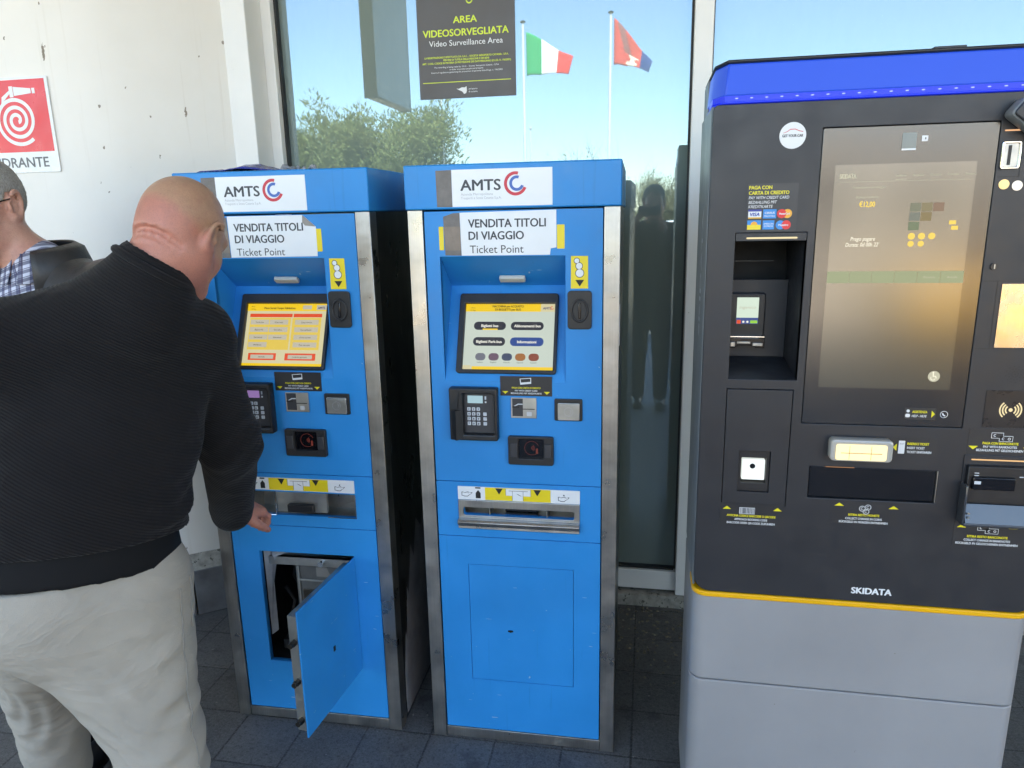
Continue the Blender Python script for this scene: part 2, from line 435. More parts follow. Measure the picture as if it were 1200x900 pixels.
fpart('bottom_rail', MB().box(-1.432, .139, 2.79, 2.88, .062, .146).box(.204, 2.6, 2.79, 2.88, .062, .146), M['white_frame'], bevel=.003)
fpart('sill_gasket', MB().box(-1.424, .1315, 2.806, 2.829, .146, .156), M['rubber'], smooth=0)
fpart('threshold', MB().box(-1.5, 2.6, 2.757, 2.95, -.05, .05), M['concrete'], bevel=.006)
fpart('pilaster', MB().box(-1.72, -1.474, 2.66, 2.95, 0, 3.9), M['white_frame'], bevel=.004)
fpart('dark_lobby', MB().box(-1.6, 2.7, 2.96, 2.98, 0, 3.9), M['dark_void'], smooth=0)
fpart('side_wall', MB().box(2.6, 26, 2.70, 2.95, 0, 3.9), M['facade'], smooth=0)
fpart('roof_block', MB().box(-26, 26, 2.66, 16, 3.9, 5.6), M['facade'], smooth=0)  # unseen upper mass, its height set to block the sun from the pavement
fpart('canopy', MB().box(-26, 26, -1.7, 2.658, 3.93, 4.2), M['canopy'], bevel=.01)

# curved plaster wall left of the glass: flat, then a soft bend, then running back to the pilaster
def wall_path(y0, r):
    p = [(-7.0, y0), (-3.2, y0), (-2.12, y0)]
    for i in range(1, 13):
        a = R(38*i/12); p.append((-2.12+r*math.sin(a), y0+r*(1-math.cos(a))))
    return p
pw = wall_path(2.35, .45); e = pw[-1]; pw.append((e[0]+.788*.36, e[1]+.616*.36))
wl = thing('plaster_wall', 'white plastered curving wall with rusty drip marks and a dark stone base, left of the glass', 'wall', (-2.12, 2.35, 0))
sh = Matrix.Translation((2.12, -2.35, 0))
MB().prism(pw+[(-1.5, 2.95), (-7, 2.95)], 0, 3.928).build('plaster', M['plaster'], wl, sh, smooth=50)
pp = wall_path(2.30, .50); e = pp[-1]; pp.append((e[0]+.788*.345, e[1]+.616*.345))
# the stone base: slabs along the path, mortar slope above
def along(path):
    L = [0]
    for a, b in zip(path, path[1:]): L.append(L[-1]+math.hypot(b[0]-a[0], b[1]-a[1]))
    return L
def at(path, L, s):
    for i in range(len(L)-1):
        if s <= L[i+1] or i == len(L)-2:
            t = (s-L[i])/(L[i+1]-L[i]); return (path[i][0]+(path[i+1][0]-path[i][0])*t, path[i][1]+(path[i+1][1]-path[i][1])*t)
Lp = along(pp); Lw = along(pw); tot = Lp[-1]; rat = Lw[-1]/tot
s0 = tot-.004
while s0 > 1.2:
    s1 = s0-.135 if s0 < tot-.01 else s0-.20
    q = MB(); n = 4
    outer = [at(pp, Lp, s1+.003+(s0-s1-.006)*i/n) for i in range(n+1)]
    inner = [at(pw, Lw, (s1+.003+(s0-s1-.006)*i/n)*rat) for i in reversed(range(n+1))]
    q.prism(outer+[(x, y+.03) for x, y in inner], 0, .198).build('stone_slab', M['slate'], wl, sh, bevel=.003)
    s0 = s1
q = MB(); n = 60
for i in range(n+1):
    s = 1.2+(tot-1.2)*i/n
    jr = .008*math.sin(i*2.3)+.005*math.sin(i*5.1)
    a = at(pp, Lp, s); b_ = at(pw, Lw, s*rat)
    q.v += [(a[0], a[1]+.004, .198), (a[0], a[1]+.012, .204+jr*.3), (b_[0], b_[1]-.001, .252+jr)]
    if i:
        k = 3*i; q.f += [(k-3, k, k+1, k-2), (k-2, k+1, k+2, k-1)]
q.build('mortar_ledge', M['concrete'], wl, sh, smooth=60)

# surveillance notice stuck on the glass
def sheet_thing(name, label, cat, origin, X=None):
    o = thing(name, label, cat, origin); return o
vs_o = thing('surveillance_notice', 'dark grey video surveillance notice with lime lettering stuck high on the glass pane', 'sign', (-.685, 2.829, 2.03))
XV = FRONT @ Matrix.Rotation(R(0.0), 4, 'Z') @ Matrix.Translation((.685, -2.03, 0))
M['notice'] = mat('notice_grey', (.085, .078, .078), .45, 0, .05)
M['lime'] = mat('lime_print', (.62, .74, .05), .5, 0, .03)
plate('notice_sheet', rrect(-.871, -.499, 2.030, 2.56, .001), 0.0005, .003, M['notice'], vs_o, XV)
lettering([('AREA', -.686, 2.291, .0225, dict(align='CENTER', bold=.012, fit=.090)), ('VIDEOSORVEGLIATA', -.686, 2.247, .0235, dict(align='CENTER', bold=.012, fit=.326)),
           ('LA REGISTRAZIONE E\' EFFETTUATA DA: S.A.C. - SOCIETA\' AEROPORTO CATANIA - S.P.A.', -.686, 2.172, .0062, dict(align='CENTER', fit=.322, bold=.01)),
           ('PER FINI DI TUTELA DELLE PERSONE E DEI BENI', -.686, 2.162, .0062, dict(align='CENTER', fit=.175, bold=.01)),
           ('ART. 13 DEL CODICE IN MATERIA DI PROTEZIONE DEI DATI PERSONALI (D.LGS. N. 196/2003)', -.686, 2.152, .0062, dict(align='CENTER', fit=.34, bold=.01))], .0036, M['lime'], vs_o, XV)
marks('rule_line', [[(-.857, 2.086), (-.517, 2.086), (-.517, 2.0885), (-.857, 2.0885)], arc_band(-.668, 2.366, .008, .0125, 180, 360, 10)], .0036, M['lime'], vs_o, XV)
lettering([('Video Surveillance Area', -.686, 2.214, .0195, dict(align='CENTER', fit=.282)),
           ('The recording is being made by: S.A.C. - Societa\' Aeroporto Catania - S.P.A.', -.686, 2.138, .0052, dict(align='CENTER', fit=.25)),
           ('in order to protect people and property', -.686, 2.129, .0052, dict(align='CENTER', fit=.13)),
           ('Guard of regulations governing the protection of personal data D.Lgs. n. 196/2003', -.686, 2.120, .0052, dict(align='CENTER', fit=.275)),
           ('aeroporto', -.680, 2.058, .0055, dict(fit=.034)), ('di catania', -.680, 2.048, .0055, dict(fit=.034))], .0036, M['label_white'], vs_o, XV)
marks('airport_emblem', [[(-.727, 2.063), (-.718, 2.062), (-.706, 2.067), (-.695, 2.066), (-.688, 2.070), (-.687, 2.055), (-.690, 2.046), (-.698, 2.043), (-.705, 2.052), (-.718, 2.058)]], .0036, M['label_white'], vs_o, XV)

# fire hydrant sign on the plaster
hy = thing('hydrant_sign', 'red and white fire hydrant sign with hose spiral on the white wall', 'sign', (-2.23, 2.349, 1.94))
XH = FRONT @ Matrix.Translation((2.23, -1.94, 0))
M['sign_white'] = mat('sign_white', (.72, .74, .76), .3, 0, .03); M['sign_red'] = mat('sign_red', (.72, .022, .035), .32, 0, .06, 5)
plate('sign_plate', rrect(-2.385, -2.070, 1.778, 2.099, .006), .0005, .003, M['sign_white'], hy, XH, .0005)
marks('red_field', [[(-2.374, 1.849), (-2.082, 1.849), (-2.082, 2.091), (-2.374, 2.091)]], .0033, M['sign_red'], hy, XH)
sp = []
for i in range(130):
    t = i/129; a = R(-60+t*360*3.05); r = .008+.078*t
    sp.append((-2.214+r*math.cos(a)*1.02, 1.957+r*math.sin(a)*.98))
ln = []
for i in range(len(sp)-1):
    (x0, y0), (x1, y1) = sp[i], sp[i+1]; d = math.hypot(x1-x0, y1-y0) or 1; nx, ny = -(y1-y0)/d*.0062, (x1-x0)/d*.0062
    ln.append(((x0+nx, y0+ny), (x0-nx, y0-ny)))
q = MB()
for a, b_ in ln: q.v += [(*a, .0038), (*b_, .0038)]
q.f = [(2*i, 2*i+1, 2*i+3, 2*i+2) for i in range(len(ln)-1)]
q.poly([(-2.262, 2.036, .0041), (-2.226, 2.058, .0041), (-2.228, 2.046, .0041), (-2.268, 2.012, .0041)])
q.poly([(-2.228, 2.070, .0044), (-2.213, 2.070, .0044), (-2.213, 2.034, .0044), (-2.228, 2.034, .0044)])
q.poly([(-2.211, 2.068, .0044), (-2.140, 2.060, .0044), (-2.140, 2.044, .0044), (-2.211, 2.038, .0044)])
q.poly([(-2.136, 2.061, .0044), (-2.124, 2.061, .0044), (-2.124, 2.043, .0044), (-2.136, 2.043, .0044)])
me = bpy.data.meshes.new('hose_symbol'); me.from_pydata([tuple(XH @ Vector(p)) for p in q.v], [], q.f); finish('hose_symbol', me, M['sign_white'], hy, 0, 0)
M['grey_print'] = mat('grey_print', (.13, .135, .145), .5)
lettering([('IDRANTE', -2.113, 1.797, .033, dict(align='RIGHT', bold=.006, fit=.205))], .0036, M['grey_print'], hy, XH)
# ------------------------------------------------------------------ blue ticket machines
HW, WF, HT, ZB, DP = .2803, .0408, 1.727, 1.6134, .5524
TL_ = math.hypot(.253, .113); ta, tb = .253/TL_, .113/TL_
TILT = Matrix(((1, 0, 0, 0), (0, tb, -ta, 0), (0, ta, tb, 1.150), (0, 0, 0, 1)))   # (u, s up the sloped panel, w off it)
M['scr_pale'] = glow('screen_pale_background', (198, 214, 208), .95)
M['scr_yellow'] = glow('screen_yellow', (244, 208, 20), .95)
M['scr_dark'] = glow('screen_dark_button', (46, 46, 56), .9)
M['scr_blue'] = glow('screen_blue_button', (42, 74, 150), .95)
M['scr_white'] = glow('screen_white', (236, 240, 236), 1.)
M['scr_red'] = glow('screen_orange_red', (226, 78, 30), .95)
M['scr_grey'] = glow('screen_grey_button', (196, 194, 180), .9)
M['scr_cream'] = glow('screen_cream', (218, 214, 176), .9)
M['scr_gold'] = glow('screen_light_yellow', (232, 206, 90), .9)
M['scr_ink'] = glow('screen_ink', (52, 44, 20), .8)
M['scr_navy'] = glow('screen_logo_blue', (36, 52, 110), .9)
M['lcd'] = glow('lcd_pale_blue', (168, 208, 228), .9)
M['lcd_violet'] = glow('lcd_violet', (150, 120, 190), .8)
M['box_metal'] = mat('dull_sheet_metal', (.19, .19, .185), .42, .6, .25, 10, .1, 60)
M['lamp_off'] = mat('frosted_lamp', (.50, .49, .44), .35, 0, .05)
M['flag_pills'] = [glow('pill_'+n, c, .8) for n, c in (('grey', (120, 124, 140)), ('mauve', (116, 92, 112)), ('slate', (70, 80, 110)), ('amber', (176, 116, 52)), ('brick', (150, 78, 48)))]

def amts_logo(parent, X, w, cx=.0138, cz=1.6745, ro=.0300):
    marks('logo_red_arc', [arc_band(cx, cz, ro*.74, ro, 75, 338, 30)], w, M['red_ink'], parent, X)
    marks('logo_blue_arc', [arc_band(cx+.003, cz+.0005, ro*.40, ro*.64, 70, 340, 26)], w, M['blue_ink'], parent, X)

def ticket_machine(name, label, loc, rz, opened):
    t = thing(name, label, 'ticket machine', loc, rz, 'blue bus ticket machines'); X = FRONT
    P = lambda n, mb, m, **k: mb.build(n, m, t, X, **k)
    # carcass
    P('side_panel', MB().box(-HW+.0015, -HW+.004, 0.002, ZB, -DP, -.049), M['cab_side'], smooth=0)
    sp = P('side_panel', MB().box(HW-.004, HW-.0015, 0.002, ZB, -DP, -.049), M['cab_side'], smooth=0)
    P('back_panel', MB().box(-HW+.005, HW-.005, 0.002, ZB-.002, -DP, -DP+.003), M['cab_side'], smooth=0)
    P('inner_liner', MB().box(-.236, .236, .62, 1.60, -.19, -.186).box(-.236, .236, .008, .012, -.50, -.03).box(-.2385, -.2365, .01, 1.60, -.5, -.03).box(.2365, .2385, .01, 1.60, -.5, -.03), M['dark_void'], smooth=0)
    P('head', MB().box(-HW-.0034, HW+.0034, ZB, HT, -DP-.01, .012), M['blue'], bevel=.004)
    for s in (-1, 1):
        q = MB()
        q.box(*sorted((s*(HW-WF), s*HW)), 0, ZB-.001, .0, .004)
        q.box(*sorted((s*(HW-.0015), s*HW)), 0, ZB-.001, -.048, 0)
        q.box(*sorted((s*(HW-WF), s*(HW-WF)-s*-.002)), 0, ZB-.001, -.03, 0)
        P('corner_profile', q, M['steel'], bevel=.0012)
    P('base_strip', MB().box(-HW+WF+.001, HW-WF-.001, .001, .0345, -.02, .002), M['steel'], bevel=.001)
    x0, x1 = -.2365, .2365
    # upper panel with the sloped screen bay
    up = plate('upper_panel', [rrect(x0, x1, .8545, 1.609, .002), rrect(-.197, .1395, 1.1505, 1.4905, .001)], -.018, 0, M['blue'], t, X, .0008)
    bay = MB()
    bay.poly([(-.197, 1.4905, -.003), (.1395, 1.4905, -.003), (.1395, 1.403, -.113), (-.197, 1.403, -.113)])
    bay.poly([(-.197, 1.403, -.113), (.1395, 1.403, -.113), (.1395, 1.1505, -.0005), (-.197, 1.1505, -.0005)])
    bay.poly([(-.197, 1.4905, -.0005), (-.197, 1.403, -.113), (-.197, 1.1505, -.0005)])
    bay.poly([(.1395, 1.4905, -.0005), (.1395, 1.403, -.113), (.1395, 1.1505, -.0005)])
    P('screen_bay', bay, M['blue'], smooth=0)
    hd = Matrix(((1, 0, 0, 0), (0, 0, 0, 0), (0, 0, 0, 0), (0, 0, 0, 1)))
    # small lamp under the hood (the hood slopes from (z1.4905,w0) to (z1.403,w-.113))
    la = MB(); k = .70; zc, wc = 1.4905-.0875*k, -.113*k; dv = Vector((0, -.0875, -.113)).normalized(); nv = Vector((0, -.113, .0875)).normalized()
    def hp(u, a, b): p = Vector((u, zc, wc))+dv*a+nv*b; return tuple(p)
    la.add([hp(u, a, b) for u in (-.050, .022) for a in (-.011, .011) for b in (0, .012)], [(0, 1, 3, 2), (4, 6, 7, 5), (0, 4, 5, 1), (2, 3, 7, 6), (0, 2, 6, 4), (1, 5, 7, 3)])
    P('hood_lamp', la, M['lamp_off'], bevel=.003)
    # screen
    sc_ = plate('screen_bezel', [rrect(-.166, .113, .021, .2495, .008), rrect(-.1495, .1035, .0315, .2215, .001)], .0005, .014, M['black'], t, TILT, .0025)
    L, B, Wd, Hh = -.1495, .0315, .253, .19
    U = lambda f: L+Wd*f
    V = lambda f: B+Hh*(1-f)            # fraction from the top
    def rects(n, lst, w, m): return marks(n, [rrect(U(a), U(b), V(d), V(c), r) if r else [(U(a), V(d)), (U(b), V(d)), (U(b), V(c)), (U(a), V(c))] for a, b, c, d, r in lst], w, m, scr, TILT)
    if not opened:
        scr = plate('screen', [(L, B), (L+Wd, B), (L+Wd, B+Hh), (L, B+Hh)], 0.0005, .0012, M['scr_pale'], t, TILT)
        rects('header_bar', [(0, 1, 0, .115, 0), (.10, 1, .945, 1, 0)], .0016, M['scr_yellow'])
        rects('logo_field', [(.84, 1, .0, .115, 0), (0, .09, .93, 1, 0)], .0019, M['scr_cream'])
        rects('button', [(.10, .46, .27, .395, .0115), (.515, .88, .27, .395, .0115), (.10, .46, .505, .635, .0115)], .0016, M['scr_dark'])
        rects('button', [(.515, .885, .505, .635, .0115)], .0016, M['scr_blue'])
        rects('button_highlight', [(.20, .37, .375, .395, .001)], .0019, M['scr_yellow'])
        for i, m in enumerate(M['flag_pills']): rects('language_button', [(.135+.148*i, .25+.148*i, .745, .855, .0100)], .0016, m)
        lettering([('MACCHINA per ACQUISTO', U(.475), V(.052), .0060, dict(align='CENTER', fit=.088, bold=.02)), ('DI BIGLIETTI per BUS', U(.475), V(.10), .0060, dict(align='CENTER', fit=.073, bold=.02)),
                   ('09:32', U(.06), V(.07), .0036), ('12 Mag', U(.05), V(.105), .0036)], .0023, M['scr_ink'], scr, TILT)
        lettering([('AMTS', U(.865), V(.082), .0062, dict(bold=.02))], .0023, M['scr_navy'], scr, TILT)
        marks('small_logo', [arc_band(U(.966), V(.058), .0032, .005, 75, 338, 12)], .0023, M['scr_red'], scr, TILT)
        lettering([('Biglietti bus', U(.28), V(.352), .0074, dict(align='CENTER', fit=.048, bold=.02)), ('Abbonamenti bus', U(.70), V(.352), .0074, dict(align='CENTER', fit=.074, bold=.02)),
                   ('Biglietti Park-bus', U(.28), V(.592), .0074, dict(align='CENTER', fit=.072, bold=.02)), ('Informazioni', U(.70), V(.592), .0074, dict(align='CENTER', fit=.053, bold=.02))], .0024, M['scr_white'], scr, TILT)
        lettering([(s, U(.192+.148*i), V(.89), .0034, dict(align='CENTER', fit=.017)) for i, s in enumerate(('Italiano', 'English', 'Francais', 'Espanol', 'Deutsch'))], .0022, M['scr_ink'], scr, TILT)
    else:
        scr = plate('screen', [(L, B), (L+Wd, B), (L+Wd, B+Hh), (L, B+Hh)], 0.0005, .0012, M['scr_cream'], t, TILT)
        rects('header_bar', [(0, 1, 0, .115, 0), (0, 1, .95, 1, 0)], .0016, M['scr_yellow'])
        rects('list_panel', [(.045, .555, .225, .735, 0), (.575, .93, .225, .735, 0)], .0016, M['scr_gold'])
        rects('list_title', [(.04, .57, .16, .215, 0), (.585, .935, .16, .215, 0)], .0018, M['scr_red'])
        bt = [(.055+.24*c, .285+.24*c, .255+.12*r_, .335+.12*r_, 0) for c in (0, 1) for r_ in range(4) if not (c == 1 and r_ == 3)]
        bt += [(.61, .90, .255+.12*r_, .335+.12*r_, 0) for r_ in range(4)]
        rects('list_button', bt, .0019, M['scr_grey'])
        rects('framed_button', [(.07, .415, .79, .90, 0), (.525, .90, .79, .90, 0)], .0016, M['scr_red'])
        rects('button_face', [(.10, .385, .815, .878, 0), (.565, .86, .815, .878, 0), (.69, .80, .025, .09, 0), (.86, .995, .02, .10, 0)], .0019, M['scr_grey'])
        nm = ('Tariffe bus', 'Carnet', 'Biglietto 90', 'Giornaliero', 'Settimanale', 'Abbonamento', 'Alibus')
        ls = [('Menu Servizi Tempo Validazione', U(.21), V(.085), .0062, dict(fit=.098, bold=.015)), ('09:32', U(.045), V(.055), .0036), ('12 Mag', U(.045), V(.095), .0036)]
        ls += [(s, U(.17+.24*c), V(.31+.12*r_), .0044, dict(align='CENTER', fit=.026)) for s, (c, r_) in zip(nm, [(0, 0), (1, 0), (0, 1), (1, 1), (0, 2), (1, 2), (0, 3)])]
        ls += [(s, U(.755), V(.31+.12*i), .0044, dict(align='CENTER', fit=.034)) for i, s in enumerate(('Stampa scontrino', 'Stato periferiche', 'Ritiro monete', 'Fine servizio'))]
        ls += [('Annulla', U(.24), V(.86), .0046, dict(align='CENTER')), ('Conferma operazione', U(.71), V(.86), .0046, dict(align='CENTER', fit=.045))]
        lettering(ls, .0024, M['scr_ink'], scr, TILT)
        lettering([('AMTS', U(.875), V(.082), .0062, dict(bold=.02))], .0023, M['scr_navy'], scr, TILT)
    # header sticker and paper notice
    st = plate('header_sticker', [(-.1540, 1.6195), (.1085, 1.6195), (.1085, 1.7125), (-.1540, 1.7125)], .0122, .0130, M['white_vinyl'], t, X)
    lettering([('AMTS', -.1306, 1.6600, .0262, dict(bold=.016, fit=.105))], .0133, M['ink'], st, X)
    lettering([('Azienda Metropolitana', -.1306, 1.6475, .0062, dict(fit=.085)), ('Trasporti e Sosta Catania S.p.A.', -.1306, 1.6380, .0062, dict(fit=.107))], .0133, M['ink_faint'], st, X)
    amts_logo(st, X, .0133)
    plate('tape_strip', [(-.1955, 1.6200), (-.1545, 1.6190), (-.1545, 1.7122), (-.1965, 1.7115)], .0122, .0128, M['grey_tape'], t, X)
    pts = [(-.1368, 1.4932), (.0995, 1.4932), (.1015, 1.5095), (.1166, 1.5120), (.1166, 1.6075), (-.1387, 1.6045)] if not opened else [(-.1352, 1.4945), (.1225, 1.4960), (.1235, 1.5760), (.0870, 1.6075), (-.1372, 1.6075)]
    pn = plate('paper_notice', pts, .0006, .0014, M['white_vinyl'], t, X)
    dx = 0 if not opened else -.003
    lettering([('VENDITA TITOLI', -.1161+dx, 1.5660, .0206, dict(bold=.012, fit=.205)), ('DI VIAGGIO', -.1159+dx, 1.5345, .0206, dict(bold=.012, fit=.147)), ('Ticket Point', -.1140+dx, 1.4995, .0198, dict(fit=.144))], .0018, M['ink'], pn, X)
    if opened:
        marks('folded_corner', [[(.0870, 1.6075), (.1235, 1.5760), (.0930, 1.5790), (.0855, 1.5880)]], .0021, M['paper_fold'], pn, X)
    tp = plate('tape_strip', [(-.1814, 1.4945), (-.1375, 1.4932), (-.1395, 1.6040), (-.157, 1.6035), (-.1839, 1.5950)], .0005, .0011, M['grey_tape'], t, X)
    plate('tape_patch', [(-.1800, 1.5070), (-.1378, 1.5070), (-.1385, 1.5690), (-.1825, 1.5690)], .0012, .0016, M['brown_tape'], tp, X)
    plate('yellow_mark', rrect(-.197, -.1845, 1.508, 1.5695, .002), .0004, .001, M['yellow'], t, X)
    plate('yellow_mark', rrect(.1180, .1378, 1.5085, 1.570, .002), .0003, .0005, M['yellow'], t, X)
    # coin symbol and coin slot
    cl = plate('coin_label', [(.1538, 1.405), (.1990, 1.405), (.1985, 1.4892), (.1543, 1.4895)], .0004, .001, M['yellow'], t, X)
    cc = [(.1695, 1.4770, .0080), (.1755, 1.4635, .0098), (.1770, 1.4450, .0118)]
    marks('coin_outline', [circ(a, b, r, 20) for a, b, r in cc], .0013, M['ink'], cl, X)
    for a, b, r in cc: marks('coin_face', [circ(a, b, r-.0017, 20)], .0016, M['label_white'], cl, X)
    marks('arrow_mark', [[(.1655, 1.4275), (.1885, 1.4275), (.177, 1.4105)]], .0014, M['ink_black'], cl, X)
    co = plate('coin_slot', rrect(.1455, .2090, 1.2980, 1.3995, .009), 0.0003, .008, M['black'], t, X, .002)
    mb = MB(); rr = [(.1772+.0205*math.cos(a), 1.3475+.0285*math.sin(a), .0085) for a in [2*math.pi*i/28 for i in range(28)]]
    mb.tube(rr, .0032, 8, closed=True); mb.build('slot_ring', M['black'], co, X, smooth=60)
    MB().box(.1735, .1810, 1.326, 1.369, .0075, .0125).build('slot_throat', M['black_gloss'], co, X, bevel=.002)
    MB().box(.1762, .1783, 1.330, 1.365, .0126, .0132).build('slot_opening', M['dark_void'], co, X, smooth=0)
    # card notice
    cn = plate('card_notice', rrect(-.0412, .1022, 1.1110, 1.1665, .001), .0006, .0012, M['label_dark'], t, X)
    lettering([('PAGA CON CARTA DI CREDITO', .031, 1.1318, .0046, dict(align='CENTER', fit=.079, bold=.02))], .0016, M['label_yellow'], cn, X)
    marks('arrow_mark', [[(-.0355, 1.1240), (-.0190, 1.1240), (-.0272, 1.1165)], [(.0795, 1.1240), (.0965, 1.1240), (.088, 1.1165)]], .0016, M['label_yellow'], cn, X)
    lettering([('PAY WITH CREDIT CARD', .031, 1.1240, .0042, dict(align='CENTER', fit=.062, bold=.01)), ('BEZAHLUNG MIT KREDITKARTE', .031, 1.1165, .0042, dict(align='CENTER', fit=.085, bold=.01))], .0016, M['label_white'], cn, X)
    marks('card_symbol', [[(.0150, 1.1430), (.0450, 1.1462), (.0450, 1.1625), (.0135, 1.1600)]], .0016, M['label_white'], cn, X)
    marks('card_stripe', [[(.0170, 1.1490), (.0430, 1.1515), (.0430, 1.1605), (.0160, 1.1585)]], .0019, M['label_dark'], cn, X)
    # card slot
    cs = plate('card_slot', rrect(-.0120, .0590, 1.0485, 1.1065, .0015), .0004, .004, M['zinc'], t, X, .0008)
    marks('slot_print', [[(-.008, 1.054), (.0215, 1.054), (.0215, 1.104), (-.008, 1.104)]], .0044, M['pad'], cs, X)
    MB().box(.0215, .054, 1.0735, 1.0757, .0035, .0046).box(-.008, .012, 1.078, 1.083, .0046, .006).build('slot_opening', M['ink_black'], cs, X, smooth=0)
    marks('slot_marks', [rrect(.032, .046, 1.055, 1.067, .002), [(-.006, 1.082), (.008, 1.090), (.021, 1.090), (.021, 1.087), (.009, 1.087), (-.004, 1.080)]], .0048, M['key'], cs, X)
    # pin pad with its shroud
    pp_ = plate('pin_pad', [rrect(-.1815, -.0462, .9865, 1.1360, .005), rrect(-.1440, -.0560, 1.0035, 1.1200, .004)], .0005, .030, M['black'], t, X, .004)
    sh_ = MB()
    sh_.poly([(-.181, .990, .026), (-.160, .990, .044), (-.160, 1.075, .044), (-.181, 1.075, .026)])
    sh_.poly([(-.160, .990, .044), (-.1435, .992, .030), (-.1435, 1.075, .030), (-.160, 1.075, .044)])
    sh_.poly([(-.181, 1.075, .026), (-.160, 1.075, .044), (-.1435, 1.075, .030)]); sh_.poly([(-.181, .990, .026), (-.160, .990, .044), (-.1435, .992, .030)])
    sh_.poly([(-.181, 1.078, .030), (-.158, 1.078, .038), (-.150, 1.128, .032), (-.166, 1.130, .030)])
    sh_.build('side_shroud', M['black'], pp_, X, smooth=0)
    plate('keypad_face', rrect(-.1440, -.0560, 1.0035, 1.1200, .003), .0055, .0085, M['pad'], pp_, X, .0006)
    plate('pad_display', rrect(-.1330, -.0900, 1.0895, 1.1110, .001), .0086, .0092, M['lcd' if not opened else 'lcd_violet'], pp_, X)
    marks('pad_lights', [rrect(-.0845, -.0800, 1.100, 1.110, .001), rrect(-.0845, -.0795, 1.0905, 1.0955, .001)], .0090, M['key'], pp_, X)
    for r_ in range(4):
        for c in range(3):
            u, z = -.1345+.0133*c, 1.0680-.0139*r_
            plate('key', rrect(u, u+.0095, z, z+.0098, .0015), .0085, .0115, M['key'], pp_, X, .0008)
    for r_ in range(3): plate('key', rrect(-.0895, -.0795, 1.0540-.0139*r_, 1.0638-.0139*r_, .0015), .0085, .0115, M['key'], pp_, X, .0008)
    lettering([(s, -.1298+.0133*(i % 3), 1.0702-.0139*(i//3), .0055, dict(align='CENTER', bold=.02)) for i, s in enumerate('123456789*0#')], .0119, M['ink'], pp_, X)
    # square contactless reader, wide tap reader
    rd = plate('card_reader', rrect(.1090, .1850, 1.0445, 1.1060, .004), .0004, .007, M['black'], t, X, .0015)
    plate('reader_face', rrect(.1180, .1780, 1.0475, 1.0960, .004), .0072, .013, M['zinc'], rd, X, .0015)
    marks('reader_print', [arc_band(.148, 1.072, .0115, .0125, 0, 359, 20), arc_band(.148, 1.072, .006, .007, -60, 60, 10), [(.124, 1.0895), (.139, 1.0895), (.139, 1.0905), (.124, 1.0905)], [(.155, 1.0895), (.170, 1.0895), (.170, 1.0905), (.155, 1.0905)]], .0134, M['ink_faint'], rd, X)
    nf = plate('tap_reader', [rrect(-.0212, .1060, .9145, .9975, .006), rrect(.0080, .0780, .9330, .9900, .003)], .0004, .013, M['black'], t, X, .002)
    plate('reader_window', rrect(.0080, .0780, .9330, .9900, .002), .0015, .0045, M['black_gloss'], nf, X)
    MB().box(-.0150, .0050, .938, .978, .0131, .0165).box(.0810, .1010, .938, .978, .0131, .0165).build('grip_block', M['pad'], nf, X, bevel=.002)
    M.setdefault('tap_red', glow('tap_symbol_red', (150, 62, 50), .40))
    tr = [arc_band(.040, .963, r, r+.0016, -42, 42, 10) for r in (.004, .0075, .011)]+[arc_band(.0445, .9625, .0195, .0204, 20, 320, 26), rrect(.056, .062, .946, .962, .002)]
    marks('tap_symbol', tr, .0049, M['tap_red'], nf, X)
    # middle panel, tray strip and trays
    if not opened: hole = rrect(-.1580, .1630, .7520, .7770, .006)
    else: hole = [(-.160, .7195), (.1785, .7195), (.1785, .7945), (-.160, .7945)]
    plate('middle_panel', [rrect(x0, x1, .6845, .8525, .002), hole], -.018, 0, M['blue'], t, X, .0008)
    tr = MB(); h0, h1 = (.745, .784) if not opened else (.712, .800)
    tr.poly([(-.166, h0, -.09), (.185, h0, -.09), (.185, h1, -.09), (-.166, h1, -.09)])
    tr.poly([(-.166, h0, -.0185), (.185, h0, -.0185), (.185, h0, -.09), (-.166, h0, -.09)]); tr.poly([(-.166, h1, -.0185), (.185, h1, -.0185), (.185, h1, -.09), (-.166, h1, -.09)])
    tr.poly([(-.166, h0, -.0185), (-.166, h1, -.0185), (-.166, h1, -.09), (-.166, h0, -.09)]); tr.poly([(.185, h0, -.0185), (.185, h1, -.0185), (.185, h1, -.09), (.185, h0, -.09)])
    P('tray_box', tr, M['zinc'] if opened else M['steel'], smooth=0)
    if not opened:
        ty = plate('tray_plate', [rrect(-.1722, .1780, .7430, .7990, .002), rrect(-.1580, .1630, .7520, .7770, .006)], .0004, .005, M['steel'], t, X, .001)
        lip = MB(); prof = [(.7430, .0045), (.7425, .018), (.737, .0235), (.729, .0215), (.722, .012), (.714, .0125), (.713, .0008)]
        n = len(prof); lip.v += [(-.1722, z, w_) for z, w_ in prof]+[(.1780, z, w_) for z, w_ in prof]
        lip.f += [tuple(range(n)), tuple(reversed(range(n, 2*n)))]+[(i, (i+1) % n, n+(i+1) % n, n+i) for i in range(n)]
        lip.build('tray_lip', M['steel'], ty, X, bevel=.001)
        MB().box(-.0830, -.0815, .746, .783, -.085, -.004).box(.0835, .0850, .746, .783, -.085, -.004).build('tray_divider', M['zinc'], ty, X, smooth=0)
        MB().box(-.045, .050, .7461, .762, -.08, -.05).build('ticket_mouth', M['black'], ty, X, bevel=.002)
    else:
        tb_ = plate('tray_plate', rrect(-.0759, .0850, .7300, .7943, .003), -.016, -.004, M['zinc'], t, X, .001)
        MB().box(-.036, .048, .7335, .7590, -.0038, .012).build('ticket_mouth', M['black'], tb_, X, bevel=.003)
